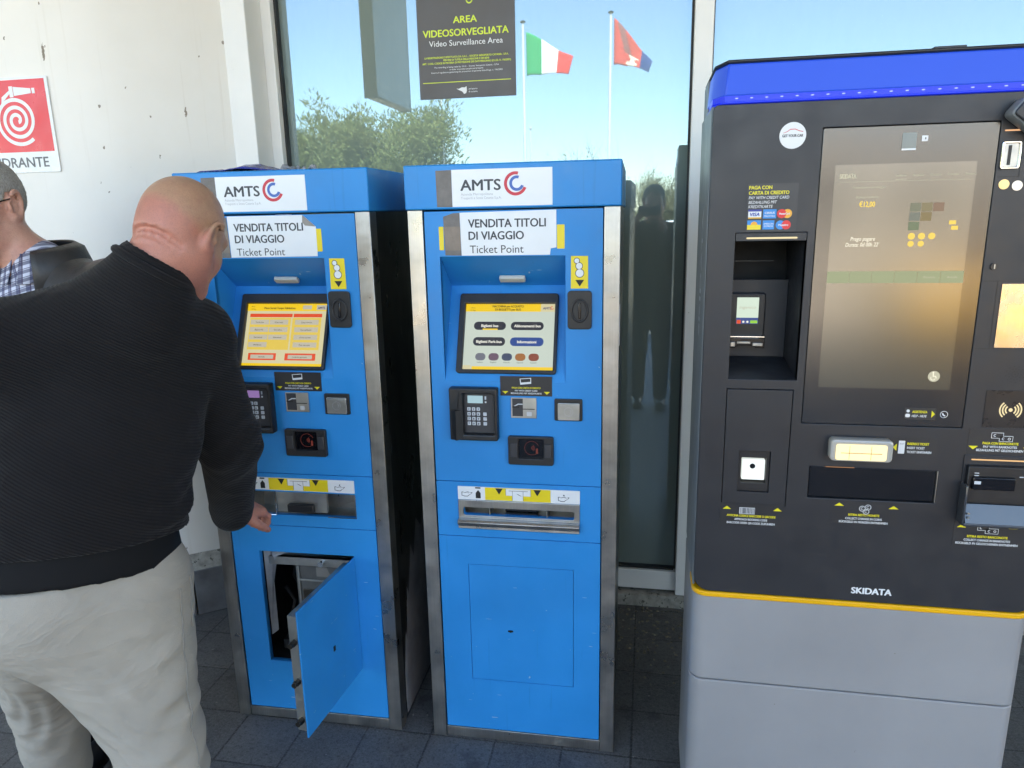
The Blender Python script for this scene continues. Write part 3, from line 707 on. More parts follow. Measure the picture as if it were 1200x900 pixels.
        MB().tube([(-.0775, .7943, -.002), (-.0775, .7200, .002)], .0016, 8).tube([(-.157, .7193, .001), (-.078, .7193, .001)], .0014, 8).tube([(.0885, .7193, .001), (.1785, .7193, .001), (.1785, .7945, .001)], .0014, 8).build('tray_rim', M['chrome'], tb_, X)
        plate('tray_flap', [(.0915, .7230), (.1350, .7400), (.1770, .7440), (.1770, .7920), (.0915, .7920)], -.075, -.073, M['steel'], tb_, X)
    # pictogram strip above the tray
    sr = plate('pictogram_strip', rrect(-.1730, .1785, .7998, .8398, .001), .0006, .0020, M['white_vinyl'], t, X)
    marks('yellow_field', [[(-.0930, .8010), (.0960, .8010), (.0960, .8388), (-.0930, .8388)]], .0023, M['yellow'], sr, X)
    marks('ticket_symbol', [[(-.0320, .8170), (-.0140, .8170), (-.0140, .8020), (.0180, .8020), (.0180, .8170), (.0390, .8170), (.0390, .8370), (-.0320, .8370)]], .0026, M['white_vinyl'], sr, X)
    marks('ticket_line', [[(-.0240, .8310), (.0310, .8310), (.0310, .8322), (-.0240, .8322)], [(-.0140, .8030), (-.0130, .8030), (-.0130, .8310), (-.0140, .8310)], [(.0170, .8030), (.0180, .8030), (.0180, .8310), (.0170, .8310)], [(-.002, .824), (.004, .820), (.012, .8165), (.012, .8175), (.004, .822)], [(.0390, .8170), (.0398, .8170), (.0398, .8370), (.0390, .8370)], [(-.0328, .8170), (-.0320, .8170), (-.0320, .8370), (-.0328, .8370)]], .0029, M['ink'], sr, X)
    marks('arrow_mark', [[(-.0630, .8375), (-.0410, .8375), (-.0520, .8190)], [(.0470, .8375), (.0690, .8375), (.0580, .8190)]], .0026, M['ink_black'], sr, X)
    marks('coin_insert_symbol', [[(-.1215, .8345), (-.1060, .8345), (-.1060, .8385), (-.1215, .8385)], [(-.1205, .8050), (-.1060, .8050), (-.1060, .8210), (-.1130, .8300), (-.1205, .8210)], ], .0024, M['ink_black'], sr, X)
    for (ox, oz) in ((-.150, .8180), (.129, .8150)):
        hand = [(-.012, -.007), (-.008, -.007), (-.004, -.009), (.006, -.009), (.010, -.005), (.016, -.001), (.020, .003), (.019, .005), (.012, .003), (.006, .001), (.010, .005), (.006, .006), (.000, .004), (-.004, .003), (-.008, .005), (-.012, .005)]
        marks('hand_symbol', [[(ox+a, oz+b) for a, b in hand]], .0024, M['ink'], sr, X)
        marks('hand_fill', [[(ox+a*.86+.0002, oz+b*.74-.0003) for a, b in hand]], .0027, M['white_vinyl'], sr, X)
    if opened or True: marks('falling_coin', [circ(.1335, .8250, .0022, 12)], .0027, M['ink'], sr, X)
    # lower panel with the service door
    d = (-.1495, .1590, .2113, .5940)
    plate('lower_panel', [rrect(x0, x1, .0360, .6825, .002), [(d[0]-.0012, d[2]-.0012), (d[1]+.0012, d[2]-.0012), (d[1]+.0012, d[3]+.0012), (d[0]-.0012, d[3]+.0012)]], -.018, 0, M['blue'], t, X, .0008)
    if not opened:
        dr = plate('service_door', [(d[0], d[2]), (d[1], d[2]), (d[1], d[3]), (d[0], d[3])], -.018, -.0006, M['blue'], t, X, .0006)
        plate('keyhole', rrect(-.0365, -.0200, .3795, .3850, .0025), -.0005, .0006, M['ink_black'], dr, X)
        q = MB(); q.tube([(-.0282, .3822, .0005), (-.0282, .3822, .0022)], .0040, 14); q.build('lock_core', M['bolt'], dr, X)
    else:
        ex, ew, nx, nw = -.1056, .9944, .9944, .1056
        D = FRONT @ Matrix(((ex, 0, nx, .1590), (0, 1, 0, 0), (ew, 0, nw, .002), (0, 0, 0, 1)))
        dr = plate('service_door', rrect(.001, .3225, .2113, .5940, .002), .0, .0045, M['blue'], t, D, .0008)
        fold = MB().box(.010, .316, .228, .231, -.030, -.0005).box(.010, .316, .574, .577, -.030, -.0005).box(.313, .316, .231, .574, -.030, -.0005).box(.010, .013, .231, .574, -.030, -.0005).box(.013, .313, .231, .574, -.004, -.001)
        fold.build('door_tray', M['zinc'], dr, D, smooth=0)
        for z in (.262, .382, .500):
            b = MB().cyl((.3165, z, -.0155), (.330, z, -.0155), .0095, 6).cyl((.330, z, -.0155), (.338, z, -.0155), .0075, 14)
            b.build('lock_bolt', M['bolt'], dr, D)
        plate('keyhole', rrect(.150, .161, .3740, .3900, .002), .0046, .0056, M['ink_black'], dr, D)
        # inside of the compartment
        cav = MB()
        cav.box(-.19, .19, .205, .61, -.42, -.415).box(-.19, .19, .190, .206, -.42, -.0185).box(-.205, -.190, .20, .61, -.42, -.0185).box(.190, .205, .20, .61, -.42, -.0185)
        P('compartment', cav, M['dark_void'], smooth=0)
        P('inner_bracket', MB().box(-.1480, .1550, .536, .564, -.046, -.030).box(-.1480, .1550, .561, .564, -.160, -.030), M['zinc'], bevel=.002)
        cb_ = P('cash_box', MB().box(-.068, .150, .262, .530, -.30, -.060), M['box_metal'], bevel=.005)
        MB().box(-.060, .145, .470, .476, -.0600, -.054).box(-.060, -.052, .27, .52, -.0600, -.055).box(-.040, .060, .330, .342, -.06, -.045).build('box_rib', M['zinc'], cb_, X, bevel=.001)
        MB().box(-.045, .010, .380, .440, -.0602, -.0560).build('lock_plate', M['bolt'], cb_, X, bevel=.002)
        plate('box_label', [(.004, .486), (.052, .486), (.040, .520), (.004, .520)], -.0596, -.0590, M['paper_fold'], t, X)
        P('latch_plate', MB().poly([(-.1485, .590, -.022), (-.1265, .590, -.040), (-.1120, .560, -.05), (-.1265, .520, -.05), (-.1330, .470, -.040), (-.1320, .300, -.036), (-.1485, .290, -.022)]), M['film'], smooth=0)
        P('cable_sleeve', MB().tube([(-.128, .560, -.035), (-.095, .572, -.07), (-.03, .585, -.12)], .016, 10), M['film'])
        P('blue_lining', MB().box(-.100, .010, .5675, .5760, -.200, -.075), M['blue'], bevel=.003)
        P('bracket_bolt', MB().cyl((.040, .551, -.0305), (.040, .551, -.016), .009, 14).cyl((.080, .508, -.060), (.080, .508, -.036), .012, 14), M['chrome'])
        P('coin_chute', MB().box(-.135, -.072, .215, .250, -.20, -.06).box(-.120, -.066, .300, .330, -.12, -.08), M['black'], bevel=.004)
        P('wire_loom', MB().tube([(-.128, .42, -.10), (-.11, .36, -.12), (-.122, .30, -.10), (-.10, .26, -.14)], .006, 8).tube([(-.10, .50, -.13), (-.118, .44, -.14), (-.10, .38, -.16), (-.115, .31, -.15)], .005, 8), M['black'])
        P('chute_fitting', MB().box(-.118, -.108, .318, .328, -.079, -.070).box(-.100, -.088, .312, .326, -.079, -.066), M['white_vinyl'], bevel=.002)
        # torn film on the right flank
        rg = random.Random(5); q = MB(); top = [(-.05, .16), (-.075, .30), (-.09, .26), (-.11, .44), (-.13, .40), (-.17, .56), (-.20, .50), (-.24, .62), (-.29, .57), (-.35, .66), (-.42, .60), (-.50, .63)]
        xx = HW-.0010
        pts = [(xx, .015, -.055)]+[(xx+.0008*(i % 2), z, w_-.01) for i, (w_, z) in enumerate(top)]+[(xx, .015, -.51)]
        for i in range(1, len(pts)-2):
            a, b = pts[i], pts[i+1]; q.poly([(a[0], .012, a[2]), (b[0], .012, b[2]), b, a])
        q.build('torn_film', M['film'], sp, X, smooth=180, weld=True)
    if not opened:
        plate('panel_print', [rrect(-.090, -.089, .93, .972, .0003), rrect(-.090, -.065, .972, .9728, .0003)], .0001, .0003, M['blue'], t, X)
        rt = MB().tube([(.027, HT-.003, -.20), (.027, HT+.012, -.20)], [.0175, .013], 16); P('lock_knob', rt, M['black'])
        MB().box(HW-.0012, HW+.0016, 1.25, 1.36, -.03, -.022).build('edge_scuff', M['white_vinyl'], sp, X, smooth=0)
    return t
m_open = ticket_machine('ticket_machine', 'blue ticket machine with its small lower service door swung open and a yellow menu screen', (-1.01957, 1.88653, 0), .01824, True)
m_shut = ticket_machine('ticket_machine', 'blue ticket machine with its doors shut and a pale screen of dark buttons', (-.35186, 1.89503, 0), .01646, False)

# crumpled blue plastic bag lying on the open machine
bag = MB(); rg = random.Random(3); nx, ny = 22, 9; ca, sa = math.cos(.01824), math.sin(.01824)
for i in range(nx+1):
    for j in range(ny+1):
        u, w_ = i/nx, j/ny
        lx = -.245+.245*u; ly = .05+.24*w_
        ridge = .020*math.exp(-((u-.55)/.22)**2)+.006*math.exp(-((u-.12)/.10)**2)
        z = HT+.004+(ridge*math.sin(math.pi*min(1, w_*1.0+.12))++.005*abs(math.sin(u*19+w_*7))*math.sin(math.pi*w_))*(1 if 0 < i < nx else .15)+.002*rg.random()
        bag.v.append((-1.01957+ca*lx-sa*ly, 1.88653+sa*lx+ca*ly, z))
for i in range(nx):
    for j in range(ny):
        a = i*(ny+1)+j; bag.f.append((a, a+ny+1, a+ny+2, a+1))
M['bag'] = mat('blue_plastic_film', (.016, .035, .26), .25, 0, .2, 20, .2, 60)
bo = bag.build('plastic_bag', M['bag'], None, smooth=70); tag(bo, 'crumpled dark blue plastic bag lying on top of the ticket machine with the open door', 'plastic bag')
so_ = bo.modifiers.new('thick', 'SOLIDIFY'); so_.thickness = .002
ro = MB(); rg = random.Random(8)
for i in range(9):
    c = Vector((-1.01957-.01+.11*rg.random(), 1.96+.07*rg.random(), HT+.006+.007*rg.random())); an = rg.uniform(0, 3.14); dv = Vector((math.cos(an), math.sin(an), 0))*rg.uniform(.008, .016)
    ro.tube([c-dv+Vector((0, 0, -.004)), c-dv*.4+Vector((0, 0, .003)), c+dv*.3+Vector((.002, 0, .001)), c+dv+Vector((0, 0, -.004))], [.002, rg.uniform(.005, .008), rg.uniform(.004, .007), .002], 8)
rag = ro.build('crumpled_rag', M['film'], None, smooth=60); tag(rag, 'small crumpled grey rag beside the blue plastic bag on the ticket machine', 'rag')
# ------------------------------------------------------------------ parking pay station
ps = thing('pay_station', 'dark grey parking pay station with a lit blue hood and large dark screen', 'pay station', (.5, 1.66, 0))
XS = FRONT @ Matrix.Translation((-.5, 0, 0))
def PS(n, mb, m, **k): return mb.build(n, m, ps, XS, **k)
def plan(x0, x1, w0, w1, r, n=5):
    """plan outline (u, w) with the two front corners rounded"""
    return rrect(x0, x1, w0, w1, rs=(.004, .004, r, r), n=n)
def vprism(poly, z0, z1):
    mb = MB(); n = len(poly); mb.v += [(a, z0, b) for a, b in poly]+[(a, z1, b) for a, b in poly]
    mb.f += [tuple(range(n)), tuple(range(n, 2*n))]+[(i, (i+1) % n, n+(i+1) % n, n+i) for i in range(n)]
    return mb
PS('base_cabinet', vprism(plan(.126, .876, -.325, 0, .034), .004, .4445), M['station_grey'], bevel=.003)
PS('lower_cabinet', vprism(plan(.126, .876, -.325, 0, .034), .4475, .680), M['station_grey'], bevel=.003)
PS('seam_core', vprism(plan(.132, .870, -.31, -.008, .03), .43, .69), M['dark_void'], smooth=0)
PS('trim_strip', vprism(plan(.1245, .8775, -.10, .0035, .036), .677, .6905), M['strip_yellow'], bevel=.003)
PS('side_shell', MB().box(.126, .131, .695, 1.812, -.325, -.022).box(.871, .876, .695, 1.812, -.325, -.022).box(.131, .871, .695, 1.812, -.325, -.320).box(.131, .871, 1.806, 1.812, -.32, -.022), M['station_side'], bevel=.0015)
A = M['anthracite']
# front door with openings
F = [rrect(.1275, .8745, .692, 1.8125, rs=(.038, .038, .012, .012), n=6),
     rrect(.185, .3325, 1.2240, 1.5485, .001),      # card bay
     rrect(.183, .3275, .9220, 1.2015, .001),       # scanner flap
     rrect(.3485, .6815, 1.1245, 1.7590, .002),     # screen
     rrect(.374, .6450, .9470, 1.0240, .002)]       # change tray
plate('front_door', F, -.022, 0, A, ps, XS, .0015)
PS('door_core', MB().box(.135, .182, .70, 1.80, -.15, -.0235).box(.336, .347, .70, 1.80, -.15, -.0235).box(.34, .865, 1.03, 1.80, -.15, -.03).box(.34, .865, .70, .944, -.15, -.0235).box(.182, .336, .70, .92, -.15, -.05).box(.182, .336, 1.56, 1.80, -.15, -.05).box(.182, .336, .92, 1.22, -.15, -.035), M['dark_void'], smooth=0)
# lit hood
hp_ = [(.128, -.20), (.8745, -.20), (.8745, -.060), (.853, .004), (.1495, .004), (.128, -.060)]
M['hood_blue'] = glow('lit_hood_blue', (46, 98, 242), .52, (.015, .045, .34), .3)
M['hood_deep'] = glow('lit_hood_deep_blue', (10, 40, 235), .62, (.02, .04, .4), .3)
M['led'] = glow('hood_led', (190, 215, 255), 1.1)
hv = MB(); n = len(hp_)
hv.v += [(a, 1.8285, b) for a, b in hp_]+[(.5+(a-.5)*.985, 1.892, b-.006 if b > -.1 else b) for a, b in hp_]
hv.f += [tuple(range(n)), tuple(range(n, 2*n))]+[(i, (i+1) % n, n+(i+1) % n, n+i) for i in range(n)]
hood = PS('lit_hood', hv, M['hood_blue'], bevel=.0035)
vprism([(a, b*.6-.001) for a, b in hp_], 1.8175, 1.8290).build('led_groove', M['hood_deep'], hood, XS, smooth=0)
vprism([(.5+(a-.5)*1.0, b) for a, b in hp_], 1.8135, 1.8178).build('hood_edge', M['hood_deep'], hood, XS, bevel=.0015)
q = MB()
for i in range(23):
    u = .1735+.0298*i; q.mesh(plate_mesh([circ(u, 1.8235, (.0034), 8, .0010)], .0016, .0030))
q.build('led', M['led'], hood, XS, smooth=0)
PS('top_cover', vprism([(.5+(a-.5)*.992, b*.98-.002) for a, b in hp_[2:]]+[(.131, -.325), (.869, -.325)], 1.8925, 1.8995), M['anthracite'], bevel=.003)
PS('side_shell_top', MB().box(.130, .870, 1.8122, 1.8918, -.325, -.2015), M['station_side'], bevel=.002)
PS('roof_vent', MB().box(.548, .607, 1.900, 1.905, -.05, -.012), M['black'], bevel=.001)
# card bay
b = MB(); U0, U1, Z0, Z1, Wb = .185, .3325, 1.224, 1.5485, -.171
b.poly([(U0, Z0, -.001), (U1, Z0, -.001), (U1, 1.244, Wb), (U0, 1.244, Wb)])
b.poly([(U0, Z0, -.001), (U0, Z1, -.001), (U0, Z1, Wb-.06), (U0, 1.244, Wb)]); b.poly([(U1, Z0, -.001), (U1, Z1, -.001), (U1, Z1, Wb-.06), (U1, 1.244, Wb)])
bay_ = PS('card_bay', b, A, smooth=0)
MB().box(.150, .37, 1.425, 1.60, -.26, -.25).box(.17, .345, 1.552, 1.556, -.25, -.02).build('bay_void', M['dark_void'], bay_, XS, smooth=0)
MB().box(.1855, .3320, 1.244, 1.433, Wb-.012, Wb).build('bay_back', A, bay_, XS, bevel=.001)
MB().box(.205, .300, 1.4745, 1.4765, -.20, -.199).build('void_edge', M['anthracite'], bay_, XS, smooth=0)
lb = plate('light_bar', rrect(.186, .3315, 1.5310, 1.5482, .001), -.012, -.0005, A, ps, XS, .0008)
M['warm_led'] = glow('warm_white_led', (252, 236, 190), 1.0)
plate('led_line', rrect(.208, .313, 1.5355, 1.5392, .0018), -.0004, .0004, M['warm_led'], lb, XS)
tm = plate('card_terminal', rrect(.196, .280, 1.298, 1.402, .006), Wb+.0008, Wb+.020, M['black'], bay_.parent, XS, .003)
def sc2(z): return 1.402-(1.402-z)
s0_ = plate('terminal_screen', [(.2135, 1.3280), (.2640, 1.3280), (.2640, 1.3920), (.2135, 1.3920)], Wb+.0202, Wb+.0206, glow('terminal_pale_green', (208, 232, 222), 1.0), tm, XS)
W3 = Wb+.0210
marks('screen_bar', [[(.2135, 1.3280), (.2640, 1.3280), (.2640, 1.3430), (.2135, 1.3430)]], W3, M['scr_blue'], tm, XS)
marks('red_key', [rrect(.2145, .2240, 1.3285, 1.3375, .001)], W3+.0003, M['scr_red'], tm, XS)
marks('green_key', [rrect(.2460, .2625, 1.3295, 1.3365, .001)], W3+.0003, glow('terminal_green', (150, 214, 70), .95), tm, XS)
marks('white_key', [circ(.2300, 1.3330, .0028, 10), circ(.2395, 1.3330, .0028, 10)], W3+.0003, M['scr_white'], tm, XS)
lettering([('ingenico', .2388, 1.3650, .0070, dict(align='CENTER', fit=.038, shear=.15))], W3, M['scr_grey'], tm, XS)
MB().box(.196, .280, 1.2965, 1.3005, Wb+.01, Wb+.034).build('reader_lip', M['chrome'], tm, XS, bevel=.001)
plate('reader_mouth', [(.194, 1.270), (.212, 1.270), (.220, 1.276), (.252, 1.276), (.262, 1.270), (.281, 1.270), (.281, 1.2960), (.194, 1.2960)], Wb+.001, Wb+.030, M['black_gloss'], tm, XS, .002)
MB().box(.2005, .2120, 1.2740, 1.2860, Wb+.0305, Wb+.036).box(.216, .248, 1.2810, 1.2870, Wb+.0305, Wb+.033).box(.252, .276, 1.2760, 1.2840, Wb+.0305, Wb+.036).build('mouth_guide', M['zinc'], tm, XS, bevel=.0015)
# scanner flap
fl = plate('scanner_flap', [rrect(.1845, .3260, .9235, 1.2000, .001), rrect(.2180, .2880, .9535, 1.0540, .001)], -.022, -.0004, A, ps, XS, .0008)
MB().box(.2175, .2885, .953, 1.0545, -.033, -.030).build('scanner_recess', M['black'], fl, XS, smooth=0)
plate('scanner_frame', [rrect(.2185, .2875, .954, 1.0535, .002), rrect(.2245, .2805, .974, 1.036, .002)], -.03, -.006, M['black'], fl, XS, .001)
plate('scanner_window', rrect(.2270, .2785, .9800, 1.0300, .002), -.028, -.012, glow('scanner_white', (222, 234, 232), .85, (.6, .6, .6)), fl, XS, .001)
plate('scanner_eye', circ(.2505, 1.0140, .0062, 20), -.012, -.0105, M['black_gloss'], fl, XS)
# screen
sc1 = plate('screen_glass', rrect(.3500, .6800, 1.1260, 1.7575, .003), -.010, -.0008, M['ag'], ps, XS, .0005)
Wd0 = -.0005
M['ui_base'] = glow('display_black', (84, 88, 64), .24, (.010, .011, .012), .16)
bu_ = M['ui_base'].node_tree.nodes['Principled BSDF']; bu_.inputs['Specular IOR Level'].default_value = 1.; bu_.inputs['Coat Weight'].default_value = 1; bu_.inputs['Coat Roughness'].default_value = .20; bu_.inputs['Coat IOR'].default_value = 1.60
dsp = plate('display', [(.3785, 1.2095), (.6465, 1.2095), (.6465, 1.6840), (.3785, 1.6840)], -.0009, Wd0, M['ui_base'], sc1, XS)
M['ui_white'] = glow('ui_white', (240, 240, 226), 1.3); M['ui_dim'] = glow('ui_dim', (186, 188, 170), 1.1); M['ui_yellow'] = glow('ui_yellow', (240, 212, 96), 1.05); M['ui_green'] = glow('ui_pale_green', (168, 182, 146), .8)
W0 = Wd0+.0003
lettering([('SKIDATA', .3885, 1.6565, .0090, dict(bold=.03, fit=.032)), ('Automazione parcheggio', .415, 1.6360, .0045, dict(fit=.064)), ('Biglietto trasferito', .424, 1.6160, .0048, dict(fit=.043)), ('- - .', .436, 1.5630, .005)], W0, M['ui_dim'], dsp, XS)
lettering([('\u20ac12,00', .4310, 1.5985, .0105, dict(bold=.02, fit=.0305))], W0, M['ui_yellow'], dsp, XS)
lettering([('Prego pagare', .4195, 1.5290, .0080, dict(shear=.18, fit=.0485)), ('Durata: 0d 00h 22\'', .4105, 1.5170, .0080, dict(shear=.18, fit=.0665))], W0, M['ui_white'], dsp, XS)
lettering([(s, .497+.0325*i, 1.6580, .0042, dict(fit=.020)) for i, s in enumerate(('Italiano', 'English', 'Deutsch', 'Francais', 'Espanol'))], W0, M['ui_dim'], dsp, XS)
marks('ui_rule', [[(.389, 1.6490), (.640, 1.6490), (.640, 1.6494), (.389, 1.6494)], [(.497, 1.6520), (.518, 1.6520), (.518, 1.6528), (.497, 1.6528)]], W0, M['ui_dim'], dsp, XS)
marks('button_row', [[(.3790+.0447*i, 1.4400), (.3790+.0447*i+.0440, 1.4400), (.3790+.0447*i+.0440, 1.4650), (.3790+.0447*i, 1.4650)] for i in range(6)], W0, M['ui_green'], dsp, XS)
lettering([('Ricevuta', .581, 1.4500, .0045, dict(align='CENTER')), ('Annulla', .625, 1.4500, .0045, dict(align='CENTER'))], W0+.0003, M['ui_dim'], dsp, XS)
notes = [((.5300, 1.5870), (176, 190, 150)), ((.5520, 1.5870), (206, 190, 120)), ((.5740, 1.5870), (214, 160, 120)), ((.5300, 1.5680), (166, 186, 170)), ((.5520, 1.5680), (206, 176, 90)), ((.5300, 1.5490), (150, 190, 130))]
for (u, z), c in notes: plate('banknote_icon', [(u, z), (u+.0205, z), (u+.0205, z+.0175), (u, z+.0175)], W0-.0002, W0, glow('note_icon', tuple(x*.55+60 for x in c), .55), dsp, XS)
marks('coin_icon', [circ(.538+.0195*i, 1.5370, .0070, 16) for i in range(3)]+[circ(.538+.0195*i, 1.5215, .0062, 16) for i in range(2)]+[[(.607, 1.560), (.620, 1.560), (.620, 1.568), (.607, 1.568)], [(.612, 1.549), (.625, 1.549), (.625, 1.557), (.612, 1.557)]], W0, M['ui_yellow'], dsp, XS)
marks('wheelchair_badge', [circ(.6125, 1.2390, .0120, 24)], W0, M['ui_dim'], dsp, XS)
wc = [circ(.6105, 1.2470, .0017, 10), arc_band(.6110, 1.2355, .0040, .0052, 150, 340, 14), [(.6100, 1.2445), (.6116, 1.2445), (.6116, 1.2400), (.6165, 1.2400), (.6180, 1.2350), (.6166, 1.2346), (.6153, 1.2386), (.6100, 1.2386)]]
marks('wheelchair_symbol', wc, W0+.0003, M['ui_white'], dsp, XS)
cp = plate('camera_window', rrect(.5020, .5290, 1.7110, 1.7430, .001), -.0007, .0003, mat('camera_window_grey', (.20, .23, .225), .2), sc1, XS)
plate('camera_trim', [(.5020, 1.7090), (.5290, 1.7090), (.5290, 1.7125), (.5020, 1.7125)], .0004, .0009, M['label_white'], cp, XS)
plate('sensor_window', rrect(.5385, .5500, 1.7255, 1.7365, .001), -.0007, .0003, M['label_white'], sc1, XS)
marks('sensor_dot', [rrect(.5445, .5465, 1.7290, 1.7330, .0005)], .0006, M['ink'], sc1, XS)
# assistance line in the screen bezel
asb = plate('assistance_label', rrect(.5620, .6250, 1.1410, 1.1675, .001), -.0007, -.0003, M['label_dark'], sc1, XS)
lettering([('ASSISTENZA', .5775, 1.1565, .0050, dict(fit=.0300, bold=.02))], .0001, M['label_yellow'], asb, XS)
lettering([('HELP - HILFE', .5770, 1.1470, .0050, dict(fit=.0300, shear=.2, bold=.01))], .0001, M['label_white'], asb, XS)
marks('attendant_symbol', [circ(.5687, 1.1605, .0034, 14), rrect(.5638, .5735, 1.1460, 1.1540, .003)], .0001, M['label_white'], asb, XS)
marks('arrow_mark', [[(.6165, 1.1465), (.6165, 1.1625), (.6235, 1.1545)]], .0001, M['label_yellow'], asb, XS)
marks('phone_symbol', [arc_band(.6415, 1.1545, .0068, .0078, 0, 359, 26), arc_band(.6440, 1.1570, .0040, .0066, 178, 272, 10)], .0001, M['label_white'], sc1, XS)
# stickers on the upper door
rs_ = plate('round_sticker', circ(.2895, 1.7460, .0265, 36), .0003, .0008, M['label_white'], ps, XS)
lettering([('GET YOUR CAR', .2895, 1.7430, .0052, dict(align='CENTER', fit=.041, bold=.02))], .0011, M['ink'], rs_, XS)
marks('car_outline', [[(.270, 1.7515), (.278, 1.7545), (.284, 1.7590), (.294, 1.7592), (.302, 1.7555), (.310, 1.7535), (.309, 1.7525), (.3015, 1.7543), (.2938, 1.7578), (.2843, 1.7576), (.2783, 1.7533), (.270, 1.7508)]], .0011, M['red_ink'], rs_, XS)
cl_ = plate('card_payment_label', rrect(.2060, .3085, 1.5510, 1.6510, .001), .0003, .0008, mat('charcoal_label', (.030, .031, .036), .4), ps, XS)
lettering([('PAGA CON', .2085, 1.6395, .0070, dict(bold=.02, fit=.0465)), ('CARTA DI CREDITO', .2085, 1.6285, .0070, dict(bold=.02, fit=.0815))], .0011, M['label_yellow'], cl_, XS)
lettering([('PAY WITH CREDIT CARD', .2085, 1.6190, .0060, dict(shear=.2, fit=.082)), ('BEZAHLUNG MIT', .2085, 1.6095, .0060, dict(shear=.2, fit=.058)), ('KREDITKARTE', .2085, 1.6005, .0060, dict(shear=.2, fit=.050))], .0011, M['label_white'], cl_, XS)
CM = {n: mat('card_'+n, c, .4) for n, c in dict(white=(.72, .74, .78), navy=(.03, .05, .32), gold=(.75, .42, .05), sky=(.02, .24, .62), red=(.70, .03, .03), orange=(.85, .40, .04), yellow=(.80, .62, .03)).items()}
def sq(u, z, wd=.0270, h=.0190): return [(u, z), (u+wd, z), (u+wd, z+h), (u, z+h)]
marks('bank_card', [sq(.2090, 1.5785)], .0011, CM['white'], cl_, XS)
marks('card_band', [sq(.2090, 1.5935, .027, .0040)], .0014, CM['navy'], cl_, XS); marks('card_band', [sq(.2090, 1.5785, .027, .0030)], .0014, CM['gold'], cl_, XS)
lettering([('VISA', .2225, 1.5840, .0068, dict(align='CENTER', bold=.03, shear=.2, fit=.019))], .0014, CM['navy'], cl_, XS)
marks('bank_card', [sq(.2395, 1.5785), sq(.2400, 1.5555, .0235, .0190)], .0011, CM['sky'], cl_, XS)
lettering([('CIRRUS', .2530, 1.5880, .0042, dict(align='CENTER', bold=.02)), ('MAESTRO', .2530, 1.5815, .0038, dict(align='CENTER', fit=.022)), ('AMERICAN', .2517, 1.5655, .0036, dict(align='CENTER', fit=.0200)), ('EXPRESS', .2517, 1.5605, .0036, dict(align='CENTER', fit=.0180))], .0014, CM['white'], cl_, XS)
marks('bank_card', [circ(.2775, 1.5880, .0095, 20)], .0011, CM['red'], cl_, XS); marks('bank_card', [circ(.2890, 1.5880, .0095, 20)], .0009, CM['orange'], cl_, XS)
marks('bank_card', [sq(.2080, 1.5655, .0280, .0095)], .0011, CM['sky'], cl_, XS); marks('bank_card', [sq(.2080, 1.5555, .0280, .0100)], .0011, CM['yellow'], cl_, XS)
marks('card_sun', [arc_band(.2220, 1.5655, .0001, .0070, 0, 180, 14)], .0014, CM['orange'], cl_, XS)
marks('bank_card', [circ(.2760, 1.5645, .0095, 20)], .0009, CM['sky'], cl_, XS); marks('bank_card', [circ(.2880, 1.5645, .0095, 20)], .0011, CM['red'], cl_, XS)
lettering([('MasterCard', .2832, 1.5860, .0040, dict(align='CENTER', fit=.021, bold=.02)), ('Maestro', .2820, 1.5625, .0042, dict(align='CENTER', fit=.020, bold=.02))], .0015, CM['white'], cl_, XS)
# ticket mouth, change tray, their labels
M['lit_acrylic'] = glow('lit_acrylic', (252, 226, 150), 1.05, (.5, .45, .35), .15)
M['acrylic_edge'] = mat('clear_acrylic_edge', (.42, .40, .36), .12, 0, .1, spec=.9)
tk = plate('ticket_mouth', rrect(.4080, .5385, 1.0475, 1.0985, .010), .0004, .030, M['acrylic_edge'], ps, XS, .005)
plate('lit_insert', rrect(.4190, .5250, 1.0520, 1.0890, .005), .0302, .0325, M['lit_acrylic'], tk, XS, .001)
MB().box(.430, .515, 1.068, 1.0695, .0326, .0332).box(.447, .4478, 1.054, 1.086, .0326, .0331).box(.492, .4928, 1.054, 1.086, .0326, .0331).build('mouth_slit', glow('amber_edge', (210, 170, 90), .8), tk, XS, smooth=0)
ct = MB(); ct.box(.373, .646, .946, 1.025, -.050, -.046); ct.poly([(.374, .947, -.022), (.645, .947, -.022), (.645, .947, -.046), (.374, .947, -.046)]); ct.poly([(.374, 1.024, -.022), (.645, 1.024, -.022), (.645, 1.024, -.046), (.374, 1.024, -.046)])
PS('change_recess', ct, M['black'], smooth=0)
cf = plate('change_flap', rrect(.3760, .6430, .9490, 1.0225, .001), -.016, -.006, mat('flap_dark', (.009, .009, .011), .16), ps, XS, .001)
MB().box(.409, .470, 1.0228, 1.0243, -.010, -.001).build('flap_led', glow('flap_led_row', (240, 170, 110), .6), cf, XS, smooth=0)
MB().box(.6432, .6445, .949, 1.023, -.012, -.0005).build('flap_edge', M['zinc'], cf, XS, smooth=0)
def label(u0, u1, z0, z1, lines_y, lines_w, name='instruction_label', m=None):
    l = plate(name, rrect(u0, u1, z0, z1, .001), .0003, .0007, m or M['label_dark'], ps, XS)
    if lines_y: lettering(lines_y, .0010, M['label_yellow'], l, XS)
    if lines_w: lettering(lines_w, .0010, M['label_white'], l, XS)
    return l
def c_(s, u, z, h, fit, **k): return (s, u, z, h, dict(align='CENTER', fit=fit, **k))
lb1 = label(.1810, .3265, .8670, .9245, [c_('AVVICINA CODICE BARCODE O QRCODE', .2520, .8910, .0052, .110, bold=.02)], [c_('APPROACH BOOKING CODE', .2520, .8820, .0050, .074, bold=.01), c_('BARCODE ODER QR-CODE ZUF\u00dcHREN', .2520, .8730, .0050, .108, bold=.01)])
marks('arrow_mark', [[(.187, .9090), (.206, .9090), (.1965, .9165)], [(.301, .9095), (.320, .9095), (.3105, .9175)]], .0010, M['label_yellow'], lb1, XS)
